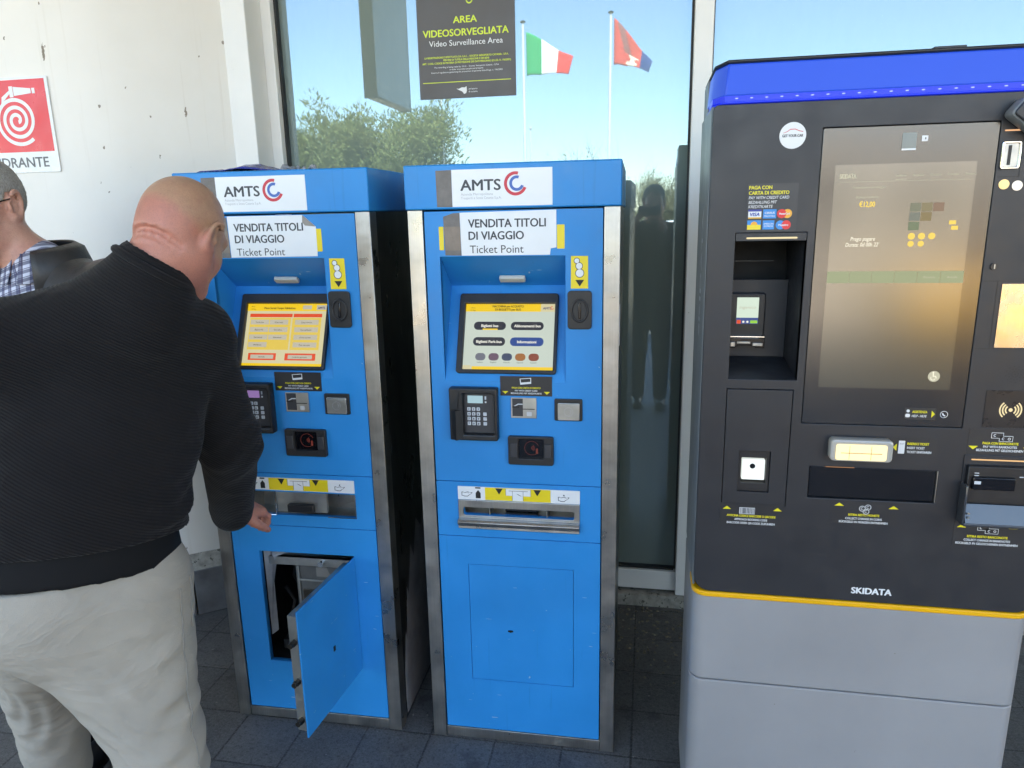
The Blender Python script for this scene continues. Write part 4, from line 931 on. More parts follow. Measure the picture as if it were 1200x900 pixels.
bars = []; rg = random.Random(2); u = .2265
while u < .258: wd = rg.choice((.0008, .0014, .002)); bars.append([(u, .8995), (u+wd, .8995), (u+wd, .9135), (u, .9135)]); u += wd+rg.choice((.0006, .0012))
marks('barcode_field', [[(.2250, .8985), (.2600, .8985), (.2600, .9145), (.2250, .9145)]], .0010, M['label_white'], lb1, XS); marks('barcode', bars, .0013, M['ink'], lb1, XS)
lb2 = label(.4280, .5720, .8870, .9420, [c_('RITIRA RESTO MONETE', .4990, .9080, .0052, .066, bold=.02)], [c_('COLLECT CHANGE IN COINS', .4990, .8990, .0050, .078, bold=.01), c_('R\u00dcCKGELD IN M\u00dcNZEN ENTNEHMEN', .4990, .8905, .0050, .104, bold=.01)])
marks('arrow_mark', [[(.434, .9310), (.455, .9310), (.4445, .9385)], [(.550, .9290), (.571, .9290), (.5605, .9365)]], .0010, M['label_yellow'], lb2, XS)
marks('coins_symbol', [arc_band(.4945, .9265, .0056, .0068, 0, 359, 18), arc_band(.5065, .9300, .0056, .0068, 0, 359, 18), arc_band(.5030, .9195, .0056, .0068, 0, 359, 18)]+[arc_band(a, b_, .0022, .0031, 50, 310, 10) for a, b_ in ((.4945, .9265), (.5065, .9300), (.5030, .9195))], .0010, M['label_white'], lb2, XS)
lb3 = label(.5405, .6360, 1.0580, 1.0985, [('INSERISCI TICKET', .5745, 1.0830, .0052, dict(fit=.044, bold=.02))], [('INSERT TICKET', .5745, 1.0735, .0050, dict(fit=.036, bold=.01)), ('TICKET EINF\u00dcHREN', .5745, 1.0640, .0050, dict(fit=.050, bold=.01))])
marks('ticket_symbol', [rrect(.5565, .5695, 1.0620, 1.0920, .001)], .0010, M['label_white'], lb3, XS)
lettering([('TICKET', .563, 1.0835, .0024, dict(align='CENTER', fit=.009))], .0013, M['ink'], lb3, XS)
marks('arrow_mark', [[(.5530, 1.0680), (.5530, 1.0850), (.5450, 1.0765)]], .0010, M['label_yellow'], lb3, XS)
# maker's word mark
lettering([('SKIDATA', .4885, .7130, .0150, dict(bold=.035, fit=.0870))], .0006, M['label_white'], ps, XS)
XL = Matrix(((0, 0, -1, -.3742), (0, 0, 0, 0), (0, 0, 0, 0), (0, 0, 0, 1)))
XL = Matrix.Translation((-.3741, .13, 1.30)) @ Matrix(((0, 0, -1, 0), (0, 1, 0, 0), (1, 0, 0, 0), (0, 0, 0, 1)))
lettering([('SKIDATA', .0, .0, .030, dict(bold=.02, fit=.30))], .0006, M['key'], ps, XL)
# right column of payment units
def groove(polys): return marks('panel_joint', polys, .0003, M['ink_black'], ps, XS)
groove([[(.6840, 1.6510), (.7240, 1.6510), (.7240, 1.6525), (.6840, 1.6525)], [(.7240, 1.6510), (.7255, 1.6510), (.7255, 1.7600), (.7240, 1.7600)], [(.6840, 1.4430), (.8700, 1.4430), (.8700, 1.4446), (.6840, 1.4446)], [(.7120, 1.3020), (.7135, 1.3020), (.7135, 1.4430), (.7120, 1.4430)],
        [(.684, 1.301), (.870, 1.301), (.870, 1.3022), (.684, 1.3022)]])
cn_ = plate('coin_slot', [rrect(.6860, .7220, 1.6660, 1.7200, .005), rrect(.6905, .7175, 1.6705, 1.7155, .003)], .0004, .005, M['chrome'], ps, XS, .0015)
plate('slot_plate', rrect(.6905, .7175, 1.6705, 1.7155, .003), .0006, .0018, M['zinc'], cn_, XS)
plate('slot_opening', rrect(.6990, .7050, 1.6740, 1.7120, .001), .0019, .0024, M['ink_black'], cn_, XS)
plate('slot_led', rrect(.6890, .7195, 1.7390, 1.7418, .001), .0004, .001, glow('orange_led', (255, 196, 150), 1.), ps, XS)
for u, z, m in ((.6995, 1.6370, mat('gold_coin', (.60, .46, .24), .3, .8)), (.7240, 1.6340, mat('silver_coin', (.55, .55, .52), .3, .8))):
    c = plate('coin_emblem', circ(u, z, .0100, 24), .0003, .0014, m, ps, XS, .0004)
    plate('coin_core', circ(u, z, .0060, 20), .0015, .0020, m, c, XS, .0002)
lk = MB().cyl((.7010, 1.4735, -.001), (.7010, 1.4735, .004), .0072, 22); l_ = PS('door_lock', lk, M['black'])
MB().box(.7000, .7020, 1.4690, 1.4780, .0041, .0046).build('lock_slit', M['zinc'], l_, XS, smooth=0)
plate('metal_plate', rrect(.7210, .8600, 1.3040, 1.4380, .001), .0004, .002, stainless('satin_plate', (.62, .56, .50), .22), ps, XS, .0004)
ho = [circ(.7690, 1.2470, .0016, 8)]
for rr_, nn in ((.0062, 8), (.0118, 12), (.0175, 12)): ho += [circ(.7690+rr_*math.cos(2*math.pi*i/nn+rr_*40), 1.2470+rr_*math.sin(2*math.pi*i/nn+rr_*40), .0014, 8) for i in range(nn)]
marks('speaker_holes', ho, .0004, M['ink_black'], ps, XS)
rf = plate('tap_plate', rrect(.7190, .8520, 1.1290, 1.2115, .002), .0004, .0012, mat('tap_panel_dark', (.016, .016, .019), .3), ps, XS, .0004)
wvs = [circ(.7700, 1.1690, .0040, 16)]
for r in (.0085, .0140, .0195): wvs += [arc_band(.7700, 1.1690, r, r+.0028, -48, 48, 12), arc_band(.7700, 1.1690, r, r+.0028, 132, 228, 12)]
marks('tap_waves', wvs, .0016, M['warm_led'], rf, XS)
lb4 = label(.6955, .8600, 1.0700, 1.1240, [c_('PAGA CON BANCONOTE', .7600, 1.0905, .0052, .070, bold=.02)], [c_('PAY WITH BANKNOTES', .7600, 1.0825, .0050, .066, bold=.01), c_('BEZAHLUNG MIT GELDSCHEINEN', .7600, 1.0745, .0050, .092, bold=.01)])
def notes_sym(l, u, z):
    marks('notes_symbol', [rrect(u-.020, u+.004, z, z+.013, .001), rrect(u-.004, u+.023, z-.007, z+.006, .001)], .0010, M['label_white'], l, XS)
    marks('notes_fill', [rrect(u-.0190, u+.003, z+.001, z+.012, .0006), rrect(u-.0030, u+.0220, z-.006, z+.005, .0006)], .0013, M['label_dark'], l, XS)
    marks('notes_print', [arc_band(u-.013, z+.0065, .0018, .0029, 50, 310, 10), arc_band(u+.004, z-.0005, .0018, .0029, 50, 310, 10), arc_band(u+.0155, z-.0005, .0018, .0028, 0, 359, 12)], .0016, M['label_white'], l, XS)
notes_sym(lb4, .7600, 1.1045)
marks('arrow_mark', [[(.6975, 1.0860), (.7165, 1.0860), (.7070, 1.0780)], [(.805, 1.0860), (.824, 1.0860), (.8145, 1.0780)]], .0010, M['label_yellow'], lb4, XS)
bn = plate('banknote_unit', rrect(.6920, .8560, .9080, 1.0655, .003), .0003, .003, A, ps, XS, .001)
plate('led_line', rrect(.7060, .8450, 1.0540, 1.0568, .001), .0031, .0038, glow('peach_led', (255, 206, 150), 1.), bn, XS)
MB().box(.698, .850, .9300, 1.0440, .0031, .016).build('note_mouth', M['black'], bn, XS, bevel=.002)
MB().box(.706, .790, .9930, 1.0220, .0165, .0250).build('note_guide', M['black_gloss'], bn, XS, bevel=.002)
marks('guide_print', [rrect(.7085, .7215, 1.0065, 1.0135, .0006), rrect(.7065, .7155, 1.0255, 1.0275, .0003), rrect(.7065, .7155, 1.0310, 1.0330, .0003), rrect(.795, .803, 1.0255, 1.0275, .0003)], .0254, M['key'], bn, XS)
M['clear'] = mat('smoked_clear_plastic', (.045, .048, .055), .09, 0, .1, spec=.9)
tr = MB(); tr.box(.6920, .8500, .9120, .9200, .003, .040); tr.box(.6900, .6950, .9120, 1.0050, .003, .036).box(.845, .850, .912, 1.005, .003, .036)
tr.poly([(.6950, .9200, .039), (.8450, .9200, .039), (.8450, .9600, .024), (.6950, .9600, .024)])
tr.build('note_tray', M['clear'], bn, XS, bevel=.002)
marks('tray_screw', [circ(.7005, .9420, .0026, 12), circ(.7005, .9330, .0026, 12)], .0380, M['zinc'], bn, XS)
lb5 = label(.6900, .8560, .8480, .9060, [c_('RITIRA RESTO BANCONOTE', .7600, .8710, .0052, .082, bold=.02)], [c_('COLLECT CHANGE IN BANKNOTES', .7600, .8625, .0050, .094, bold=.01), c_('R\u00dcCKGELD IN GELDSCHEINEN ENTNEHMEN', .7600, .8540, .0050, .126, bold=.01)])
notes_sym(lb5, .7580, .8885)
marks('arrow_mark', [[(.6955, .8940), (.7145, .8940), (.7050, .9015)], [(.800, .8960), (.819, .8960), (.8095, .9035)]], .0010, M['label_yellow'], lb5, XS)
# hooded camera arm on the upper right corner
XK = XS @ Matrix.Translation((.7190, 1.7620, 0)) @ Matrix.Rotation(R(-38), 4, 'Z')
ka = plate('corner_latch', rrect(-.036, .040, -.021, .021, .010), .002, .040, M['station_side'], ps, XK, .005)
plate('latch_face', rrect(-.033, .034, -.018, .018, .008), .0402, .046, M['anthracite'], ka, XK, .003)
plate('latch_pin', circ(-.008, .002, .0036, 14), .0462, .048, M['chrome'], ka, XK)
plate('latch_strap', rrect(.036, .110, -.012, .012, .004), .010, .024, M['station_side'], ka, XK, .004)
# ------------------------------------------------------------------ people: signed distance fields -> one continuous skin each
class Field:
    def __init__(s, lo, hi, h):
        s.lo = np.array(lo, float); s.h = h
        s.n = np.ceil((np.array(hi)-s.lo)/h).astype(int)+1
        s.ax = [(s.lo[i]+h*np.arange(s.n[i])).astype(np.float32) for i in range(3)]
        s.F = np.full(s.n, 1.0, np.float32)
    def _sl(s, lo, hi, m):
        i0 = np.clip(np.floor((np.array(lo)-m-s.lo)/s.h).astype(int), 0, s.n-1); i1 = np.clip(np.ceil((np.array(hi)+m-s.lo)/s.h).astype(int)+1, 1, s.n)
        return tuple(slice(a, b) for a, b in zip(i0, i1))
    def _p(s, sl): return s.ax[0][sl[0]][:, None, None], s.ax[1][sl[1]][None, :, None], s.ax[2][sl[2]][None, None, :]
    def _mix(s, sl, d, k, op):
        A = s.F[sl]
        if op == 'u':
            m = np.minimum(A, d)
            if k: q = np.maximum(k-np.abs(A-d), 0)/k; m -= q*q*k*.25
        else:
            m = np.maximum(A, -d)
            if k: q = np.maximum(k-np.abs(A+d), 0)/k; m += q*q*k*.25
        s.F[sl] = m
    def cap(s, a, b, ra, rb=None, k=.02, op='u', sq=None):
        """tapered capsule; sq = (axis, factor) flattens it along an axis"""
        a = np.array(a, float); b = np.array(b, float); rb = ra if rb is None else rb; rm = max(ra, rb)
        sl = s._sl(np.minimum(a, b)-rm, np.maximum(a, b)+rm, k+3*s.h); x, y, z = s._p(sl)
        x = x-a[0]; y = y-a[1]; z = z-a[2]; ab = b-a
        if sq is not None:
            n, f = np.array(sq[0], float), sq[1]; n /= np.linalg.norm(n)
            dn = x*n[0]+y*n[1]+z*n[2]; x = x+n[0]*dn*(f-1); y = y+n[1]*dn*(f-1); z = z+n[2]*dn*(f-1); ab = ab+n*(ab@n)*(f-1)
        L = max(ab@ab, 1e-9); t = np.clip((x*ab[0]+y*ab[1]+z*ab[2])/L, 0, 1)
        d = np.sqrt((x-t*ab[0])**2+(y-t*ab[1])**2+(z-t*ab[2])**2)-(ra+(rb-ra)*t)
        s._mix(sl, d.astype(np.float32), k, op); return s
    def ell(s, c, r, Rm=None, k=.02, op='u'):
        c = np.array(c, float); r = np.array(r, float); rm = r.max()
        sl = s._sl(c-rm, c+rm, k+3*s.h); x, y, z = s._p(sl); x = x-c[0]; y = y-c[1]; z = z-c[2]
        if Rm is not None: x, y, z = (Rm[0, i]*x+Rm[1, i]*y+Rm[2, i]*z for i in range(3))
        k0 = np.sqrt((x/r[0])**2+(y/r[1])**2+(z/r[2])**2); k1 = np.sqrt((x/r[0]**2)**2+(y/r[1]**2)**2+(z/r[2]**2)**2)+1e-9
        s._mix(sl, (k0*(k0-1)/k1).astype(np.float32), k, op); return s
    def plane(s, p, n, k=.004):
        """cut away everything on the side n points to"""
        n = np.array(n, float); n /= np.linalg.norm(n); x, y, z = s.ax[0][:, None, None], s.ax[1][None, :, None], s.ax[2][None, None, :]
        d = (x-p[0])*n[0]+(y-p[1])*n[1]+(z-p[2])*n[2]; s.F = np.maximum(s.F, d.astype(np.float32)); return s
    def warp(s, fn):
        x, y, z = s.ax[0][:, None, None], s.ax[1][None, :, None], s.ax[2][None, None, :]
        s.F += fn(x, y, z).astype(np.float32); return s
    def mesh(s, smooth=2):
        F = s.F; S = F < 0
        nx, ny, nz = F.shape
        cnt = np.zeros((nx-1, ny-1, nz-1), np.int8)
        for a in (0, 1):
            for b in (0, 1):
                for c in (0, 1): cnt += S[a:nx-1+a, b:ny-1+b, c:nz-1+c]
        act = np.argwhere((cnt > 0) & (cnt < 8)); ids = np.full(cnt.shape, -1, np.int32); ids[tuple(act.T)] = np.arange(len(act))
        off = np.array([(a, b, c) for a in (0, 1) for b in (0, 1) for c in (0, 1)])
        val = np.stack([F[tuple((act+o).T)] for o in off], 1).astype(float)
        P = np.zeros((len(act), 3)); C = np.zeros(len(act))
        for i in range(8):
            for j in range(i+1, 8):
                if np.abs(off[i]-off[j]).sum() != 1: continue
                m = (val[:, i] < 0) != (val[:, j] < 0); t = np.where(m, val[:, i]/np.where(m, val[:, i]-val[:, j], 1), 0)
                P += m[:, None]*(off[i]+(off[j]-off[i])*t[:, None]); C += m
        V = s.lo+(act+P/C[:, None])*s.h
        quads = []
        for ax in range(3):
            o = [0, 0, 0]; o[ax] = 1
            A = S[:nx-o[0], :ny-o[1], :nz-o[2]]; B = S[o[0]:, o[1]:, o[2]:]
            for flip in (0, 1):
                E = np.argwhere((A & ~B) if not flip else (~A & B))
                u, v = [q for q in range(3) if q != ax]
                ok = (E[:, u] > 0) & (E[:, v] > 0) & (E[:, u] < F.shape[u]-1) & (E[:, v] < F.shape[v]-1); E = E[ok]
                def cid(du, dv):
                    q = E.copy(); q[:, u] -= du; q[:, v] -= dv; return ids[tuple(q.T)]
                Q = np.stack([cid(1, 1), cid(0, 1), cid(0, 0), cid(1, 0)], 1)
                if (flip ^ (ax == 1)): Q = Q[:, ::-1]
                quads.append(Q)
        Q = np.concatenate(quads); Q = Q[(Q >= 0).all(1)]
        if smooth:
            E = np.concatenate([Q[:, [0, 1]], Q[:, [1, 2]], Q[:, [2, 3]], Q[:, [3, 0]]]); E = np.concatenate([E, E[:, ::-1]])
            deg = np.bincount(E[:, 0], minlength=len(V))[:, None]+1e-9
            for it in range(smooth*2):
                N = np.stack([np.bincount(E[:, 0], V[E[:, 1], i], minlength=len(V)) for i in range(3)], 1)/deg
                V = V+(N-V)*(.5 if it % 2 == 0 else -.52)
        return V, Q
def body_obj(name, field, m, parent, smooth=2, mats=None):
    V, Q = field.mesh(smooth); V = V-np.array(parent.location)
    me = bpy.data.meshes.new(name); me.vertices.add(len(V)); me.vertices.foreach_set('co', V.astype(np.float32).ravel())
    me.loops.add(len(Q)*4); me.polygons.add(len(Q)); me.loops.foreach_set('vertex_index', Q.astype(np.int32).ravel())
    me.polygons.foreach_set('loop_start', np.arange(0, len(Q)*4, 4, dtype=np.int32)); me.polygons.foreach_set('loop_total', np.full(len(Q), 4, np.int32))
    me.update(calc_edges=True); me.validate()
    return finish(name, me, m, parent, 0, 180)
def frame(f, tilt=0, roll=0):
    """rotation with columns right, forward, up for a facing direction; tilt>0 nods down, roll>0 leans to the figure's right"""
    f = Vector((f[0], f[1], 0)).normalized(); r = Vector((f.y, -f.x, 0)); u = Vector((0, 0, 1))
    m = Matrix((r, f, u)).transposed() @ Matrix.Rotation(R(-tilt), 3, 'X') @ Matrix.Rotation(R(roll), 3, 'Y')
    return np.array(m)
def head(fl, c, Rm, s=1., neck_to=None, rn=.060, bald=True, fat=1.):
    P = lambda x, y, z: np.array(c)+s*(Rm @ np.array((x, y, z)))
    e = lambda x, y, z, r, k=.02, op='u': fl.ell(P(x, y, z), np.array(r)*s, Rm, k, op)
    cp = lambda a, b, ra, rb=None, k=.015, op='u': fl.cap(P(*a), P(*b), ra*s, (ra if rb is None else rb)*s, k, op)
    e(0, -.018, .040, (.077, .098, .082), .03)
    e(0, -.060, .010, (.062, .055, .060), .03)
    e(0, .030, -.030, (.064*fat, .066, .090), .035)
    for sx in (-1, 1):
        cp((sx*.058*fat, .005, -.055), (sx*.026, .072, -.098), .026, .022, .03)
        e(sx*.040, .062, -.030, (.024*fat, .022, .026), .03)          # cheek
    cp((-.012, .080, -.102), (.012, .080, -.102), .021, None, .03)
    cp((-.040, .078, .030), (.040, .078, .030), .0135, None, .02)      # brow
    for sx in (-1, 1):
        e(sx*.033, .094, .010, (.019, .016, .013), .012, 's')
        e(sx*.033, .078, .010, (.0125, .0125, .0125), .003)
        cp((sx*.020, .0895, .0175), (sx*.046, .084, .0165), .0035, None, .005)
    cp((0, .092, .014), (0, .113, -.026), .0085, .0125, .012)
    for sx in (-1, 1): e(sx*.0125, .103, -.031, (.0085, .011, .008), .008)
    cp((-.022, .093, -.064), (.022, .093, -.064), .0075, None, .01); cp((-.018, .092, -.076), (.018, .092, -.076), .0078, None, .01)
    cp((-.024, .102, -.070), (.024, .102, -.070), .0028, None, .004, 's')
    for sx in (-1, 1):                                                 # ears
        ring = []
        for i in range(13):
            a = R(-115+i*245/12); ring.append((sx*(.082+.010*(math.sin(a)*.3+.7)), -.014-.019*math.cos(a)*1.0+.002, .004+.031*math.sin(a)*1.05))
        for a, b in zip(ring, ring[1:]): cp(a, b, .0052, None, .004)
        e(sx*.080, -.010, .002, (.008, .017, .029), .006)
        e(sx*.0875, -.006, .000, (.0065, .0085, .015), .004, 's')
        e(sx*.0815, -.000, -.030, (.0068, .0085, .011), .005)
        e(sx*.0835, .002, -.004, (.0050, .0045, .008), .004)
    if neck_to is not None:
        fl.cap(P(0, -.030, -.055), neck_to, rn*s, rn*1.04*s, .045)
        for sx in (-1, 1): fl.cap(P(sx*.048, -.020, -.050), np.array(neck_to)+Rm @ np.array((sx*.028, .03, 0)), .018, .020, .03)
    return P
def hand(fl, wrist, d, n, th, curl=25, L=.185, rs=1.):
    """wrist point, direction along the hand, palm normal (palm side), th = +1/-1 thumb side along d x n"""
    d = np.array(d, float); d /= np.linalg.norm(d); n = np.array(n, float); n -= d*(n@d); n /= np.linalg.norm(n); t = np.cross(d, n)*th
    w = np.array(wrist, float); k = L/.185
    fl.cap(w-d*.02, w+d*.030*k, .029*rs, .032*rs, .02, sq=(n, 1.35))
    for o in (-.026, -.009, .009, .025): fl.cap(w+d*.028*k+t*o*.8, w+d*.092*k+t*o, .0145*rs, .0125*rs, .014)
    spec = [(.027, .040, .024, .019, .0088), (.0092, .044, .028, .021, .0092), (-.0090, .041, .026, .020, .0088), (-.0260, .032, .020, .017, .0078)]
    for i, (o, l1, l2, l3, r) in enumerate(spec):
        p = w+d*(.092-.004*abs(i-1))*k+t*o; a = 0; sp = (o*.8)
        for l, rr, c in ((l1, r, .55), (l2, r*.93, 1.), (l3, r*.85, .7)):
            a += R(curl*c+2*i); dd = d*math.cos(a)+n*math.sin(a); dd = dd+t*sp; dd /= np.linalg.norm(dd)
            q = p+dd*l*k; fl.cap(p, q, rr*rs, rr*.92*rs, .005); p = q
    p = w+d*.025*k+t*.024+n*.006; q = p+(d*.62+t*.62+n*.30)*.042*k; fl.cap(p, q, .0150*rs, .0112*rs, .014)
    q2 = q+(d*.85+t*.25+n*.40)*.030*k; fl.cap(q, q2, .0108*rs, .0098*rs, .005); fl.cap(q2, q2+(d*.9+t*.05+n*.40)*.024*k, .0098*rs, .0082*rs, .004)
def skin_mat(name, base, red, c, Rm, s=1., tan=None, split=None):
    """skin with its own blotches; split = (plane z in head frame, colour above, colour below) for a sunburnt nape"""
    m, g, b = newmat(name)
    v = g.coord()
    col_ = g.mix(g.ramp(g.noise(v, 14, 5, .6), .3, .72), base, red)
    if split:
        off, top, low, par = split
        ax = Rm @ np.array((0, .35, 1.0)); ax /= np.linalg.norm(ax); ctr = np.array(c)-np.array(par)
        dp = g.add('VectorMath', operation='DOT_PRODUCT'); dp.inputs[1].default_value = tuple(ax); g.link(v, dp.inputs[0])
        h = g.math('SUBTRACT', dp.outputs['Value'], float(ax @ ctr)+off)
        h = g.math('ADD', h, g.math('MULTIPLY', g.math('SUBTRACT', g.noise(v, 9, 3), .5), .05))
        f = g.ramp(g.math('ADD', g.math('MULTIPLY', h, 14.), .5), .35, .65)
        lo = g.mix(g.ramp(g.noise(v, 20, 5, .6), .35, .7), low, tuple(x*.86 for x in low)); hi = g.mix(g.ramp(g.noise(v, 26, 5, .65), .35, .7), top, tuple(x*.84 for x in top))
        col_ = g.mix(f, lo, hi)
    col_ = g.mix(g.math('MULTIPLY', g.ramp(g.noise(v, 420, 3, .65), .50, .66), .30), col_, tuple(x*.45 for x in base))
    col_ = g.mix(g.math('MULTIPLY', g.ramp(g.noise(v, 55, 4, .7), .48, .68), .45), col_, tuple(x*.80 for x in red))
    g.link(col_, b.inputs['Base Color'])
    g.link(g.ramp(g.noise(v, 40, 4), .3, .7, (.36,)*3+(1,), (.52,)*3+(1,)), b.inputs['Roughness'])
    b.inputs['Specular IOR Level'].default_value = .42; b.inputs['Subsurface Weight'].default_value = .05; b.inputs['Subsurface Radius'].default_value = (.012, .004, .002); b.inputs['Subsurface Scale'].default_value = .6
    bp = g.add('Bump'); bp.inputs['Strength'].default_value = .4; bp.inputs['Distance'].default_value = .0014
    g.link(g.noise(v, 330, 4, .6), bp.inputs['Height']); g.link(bp.outputs[0], b.inputs['Normal'])
    return m
def cloth_mat(name, c, weave=700, bump=.25, rough=.85, var=.1, ribs=None, sheen=.0, wrinkle=None):
    """ribs = (direction xyz, period m, strength)"""
    m, g, b = newmat(name); v = g.coord()
    base = g.mix(g.ramp(g.noise(v, 7, 5, .6), .3, .7), tuple(x*(1-var) for x in c), tuple(x*(1+var) for x in c))
    hgt = g.noise(v, weave, 2)
    if ribs:
        ax, per, st = ribs
        dp = g.add('VectorMath', operation='DOT_PRODUCT'); a = Vector(ax).normalized(); dp.inputs[1].default_value = tuple(a*(2*math.pi/per)); g.link(v, dp.inputs[0])
        ph = g.math('ADD', dp.outputs['Value'], g.math('MULTIPLY', g.noise(v, 5, 2), 6.0))
        wv = g.math('ADD', g.math('MULTIPLY', g.math('SINE', ph), .5), .5)
        hgt = g.mix(.25, wv, hgt)
        base = g.mix(g.math('MULTIPLY', wv, .45), base, tuple(x*2.0 for x in c))
        bump = st
    g.link(base, b.inputs['Base Color']); b.inputs['Roughness'].default_value = rough; b.inputs['Specular IOR Level'].default_value = .2
    b.inputs['Sheen Weight'].default_value = sheen; b.inputs['Sheen Roughness'].default_value = .5
    bp = g.add('Bump'); bp.inputs['Strength'].default_value = bump; bp.inputs['Distance'].default_value = .0025
    g.link(hgt, bp.inputs['Height'])
    if wrinkle:                                   # soft creases of the cloth, running mostly across the limb
        sc_, st_, amt = wrinkle; vw = g.coord(st_, (0, R(18), R(30)))
        nw_ = g.add('TexNoise'); nw_.inputs['Scale'].default_value = sc_; nw_.inputs['Detail'].default_value = 3; nw_.inputs['Distortion'].default_value = 1.1; g.link(vw, nw_.inputs['Vector'])
        rid = g.math('ABSOLUTE', g.math('SUBTRACT', nw_.outputs[0], .5))
        b2_ = g.add('Bump'); b2_.inputs['Strength'].default_value = amt; b2_.inputs['Distance'].default_value = .03; b2_.invert = True
        g.link(g.ramp(rid, .0, .16), b2_.inputs['Height']); g.link(b2_.outputs[0], bp.inputs['Normal'])
    g.link(bp.outputs[0], b.inputs['Normal'])
    return m
def folds(x, y, z, amp, sx, sy, sz, ph=0.):
    return amp*(np.sin(x*sx+y*sy+z*sz+ph+1.3*np.sin(z*sz*.37+x*11+ph))*.6+np.sin(x*sx*1.7-y*sy*.8+z*sz*1.63+ph*2.1)*.4)

# ---- person 1: bald man bent towards the open machine
p1 = thing('person', 'bald man in a black ribbed sweater and pale trousers bending towards the open ticket machine', 'person', (-1.10, 1.14, 0))
SR, SL = np.array((-.975, 1.400, 1.350)), np.array((-1.215, 1.125, 1.365))
ER, WR = np.array((-.998, 1.530, 1.072)), np.array((-1.103, 1.665, .824))
EL, WL = np.array((-1.385, 1.215, 1.130)), np.array((-1.385, 1.445, .99))
dW = (WR-ER)/np.linalg.norm(WR-ER)
HIP = np.array((-1.105, 1.125, .91)); FW = np.array((-.75, .66, 0)); RT = np.array((.66, .75, 0))
HR, HL = HIP+RT*.088+np.array((0, 0, -.04)), HIP-RT*.080+FW*.085+np.array((0, 0, -.05))
KR, AR = np.array((-1.005, 1.155, .47)), np.array((-1.035, 1.130, .085))
KL, AL = np.array((-1.465, 1.345, .49)), np.array((-1.590, 1.460, .085))
N1 = np.array((-.985, 1.285, 1.475)); H1 = np.array((-.938, 1.362, 1.570)); Rh1 = frame((.0, .98), 32, 10)
b1 = Field((-1.72, .86, 0.0), (-.74, 1.98, 1.76), .0045)
P1 = head(b1, H1, Rh1, .90, N1, .069, fat=1.0)
for off, r in ((-.044, .0034), (-.060, .0026), (-.078, .0032)):
    pr = None
    for i in range(9):
        a = R(-62+i*124/8); p = P1(.070*math.sin(a), -.033-.070*math.cos(a), off-.010+.012*math.cos(a*1.6))
        if pr is not None: b1.cap(pr, p, r, r, .008, 's')
        pr = p
b1.cap(N1, (SR+SL)/2+np.array((0, 0, -.05)), .058, .07, .02); b1.cap(HIP, (SR+SL)/2+np.array((0, 0, -.07)), .11, .12, .05)
b1.cap(SR, SL, .055, .055, .03); b1.cap(SR, ER, .042, .036, .03); b1.cap(ER, WR, .036, .027, .02); b1.cap(SL, EL, .042, .036, .03); b1.cap(EL, WL, .036, .027, .02)
hand(b1, WR+np.array((.002,.004,-.006)), (.12, .84, -.22), (-.35, -.2, -.9), -1, 44, .185, 1.10); hand(b1, WL, (.3, .9, -.2), (.5, 0, -.8), 1, 35, .185, 1.05)
for h_, k_, a_ in ((HR, KR, AR), (HL, KL, AL)): b1.cap(h_, k_, .07, .05, .04); b1.cap(k_, a_, .048, .036, .03)
sk1 = skin_mat('sunburnt_skin', (.50, .27, .195), (.48, .215, .165), H1, Rh1, 1., split=(-.012, (.48, .275, .175), (.52, .215, .155), p1.location))
body_obj('body', b1, sk1, p1)
# sweater
nn = (np.array(P1(0, -.03, -.055))-N1); nn /= np.linalg.norm(nn)
s1 = Field((-1.72, .80, .70), (-.70, 1.86, 1.62), .006)
mid = (SR+SL)/2
s1.cap(HIP+np.array((0, 0, .02)), HIP+np.array((.005, .02, .12)), .188, .192, .04, sq=(FW, 1.35))
s1.cap(HIP+np.array((.005, .02, .10)), mid+np.array((-.0, -.03, -.16)), .186, .190, .06, sq=(FW+np.array((0, 0, -.35)), 1.40))
s1.cap(mid+np.array((0, -.02, -.15)), mid+np.array((.03, .0, -.035)), .182, .125, .06, sq=(FW+np.array((0, 0, -.5)), 1.45))
s1.cap(mid+RT*.105+np.array((0, 0, -.10)), mid-RT*.125+np.array((0, 0, -.10)), .094, .096, .06)
s1.cap(SR, SL, .078, .078, .05)
s1.cap(mid+np.array((.02, .0, .0)), N1+nn*.030, .102, .0755, .05)
s1.cap(N1+np.array((-.015, -.02, -.055)), SL+np.array((.03, .02, .005)), .085, .088, .06); s1.cap(N1+np.array((.0, .0, -.07)), SR, .08, .08, .05)
s1.warp(lambda x, y, z: folds(x, y, z, .0032, 26, 22, 44, .4)*np.clip((1.52-z)*6, 0, 1))
# creases where the arm bends and at the waist
s1.warp(lambda x, y, z: -.0045*np.sin((z-.07*np.sin(x*17))*150)*np.exp(-((z-1.035)/.05)**2)*np.exp(-((x+.90)/.05)**2))
s1.warp(lambda x, y, z: -.0050*np.sin((z+.25*x)*105)*np.exp(-((z-.985)/.05)**2)*np.exp(-((x+.915)/.10)**2))
s1.cap(N1+nn*.132, N1+nn*.24, .095, .11, .006, 's')
s1.plane((-1.05, .98, 1.020), (0, -.16, -1.))
s1.cap(SR+np.array((.00, .0, .002)), ER, .079, .072, .018); s1.cap(ER, WR-dW*.004+np.array((.004, -.005, 0)), .072, .054, .03)
s1.cap(SL, EL, .083, .074, .04); s1.cap(EL, WL, .074, .050, .03)
s1.warp(lambda x, y, z: .0030*np.sin((z*.85-.35*y)*110+3*np.sin(x*30))*np.exp(-((z-1.06)/.09)**2)*np.clip((x+1.06)*30, 0, 1)*np.clip((y-1.42)*25, 0, 1))
s1.cap(WR-dW*.028, WR+dW*.002, .0570, .050, .006)
s1.cap(WR+dW*.054, WR+dW*.14, .052, .052, .003, 's')
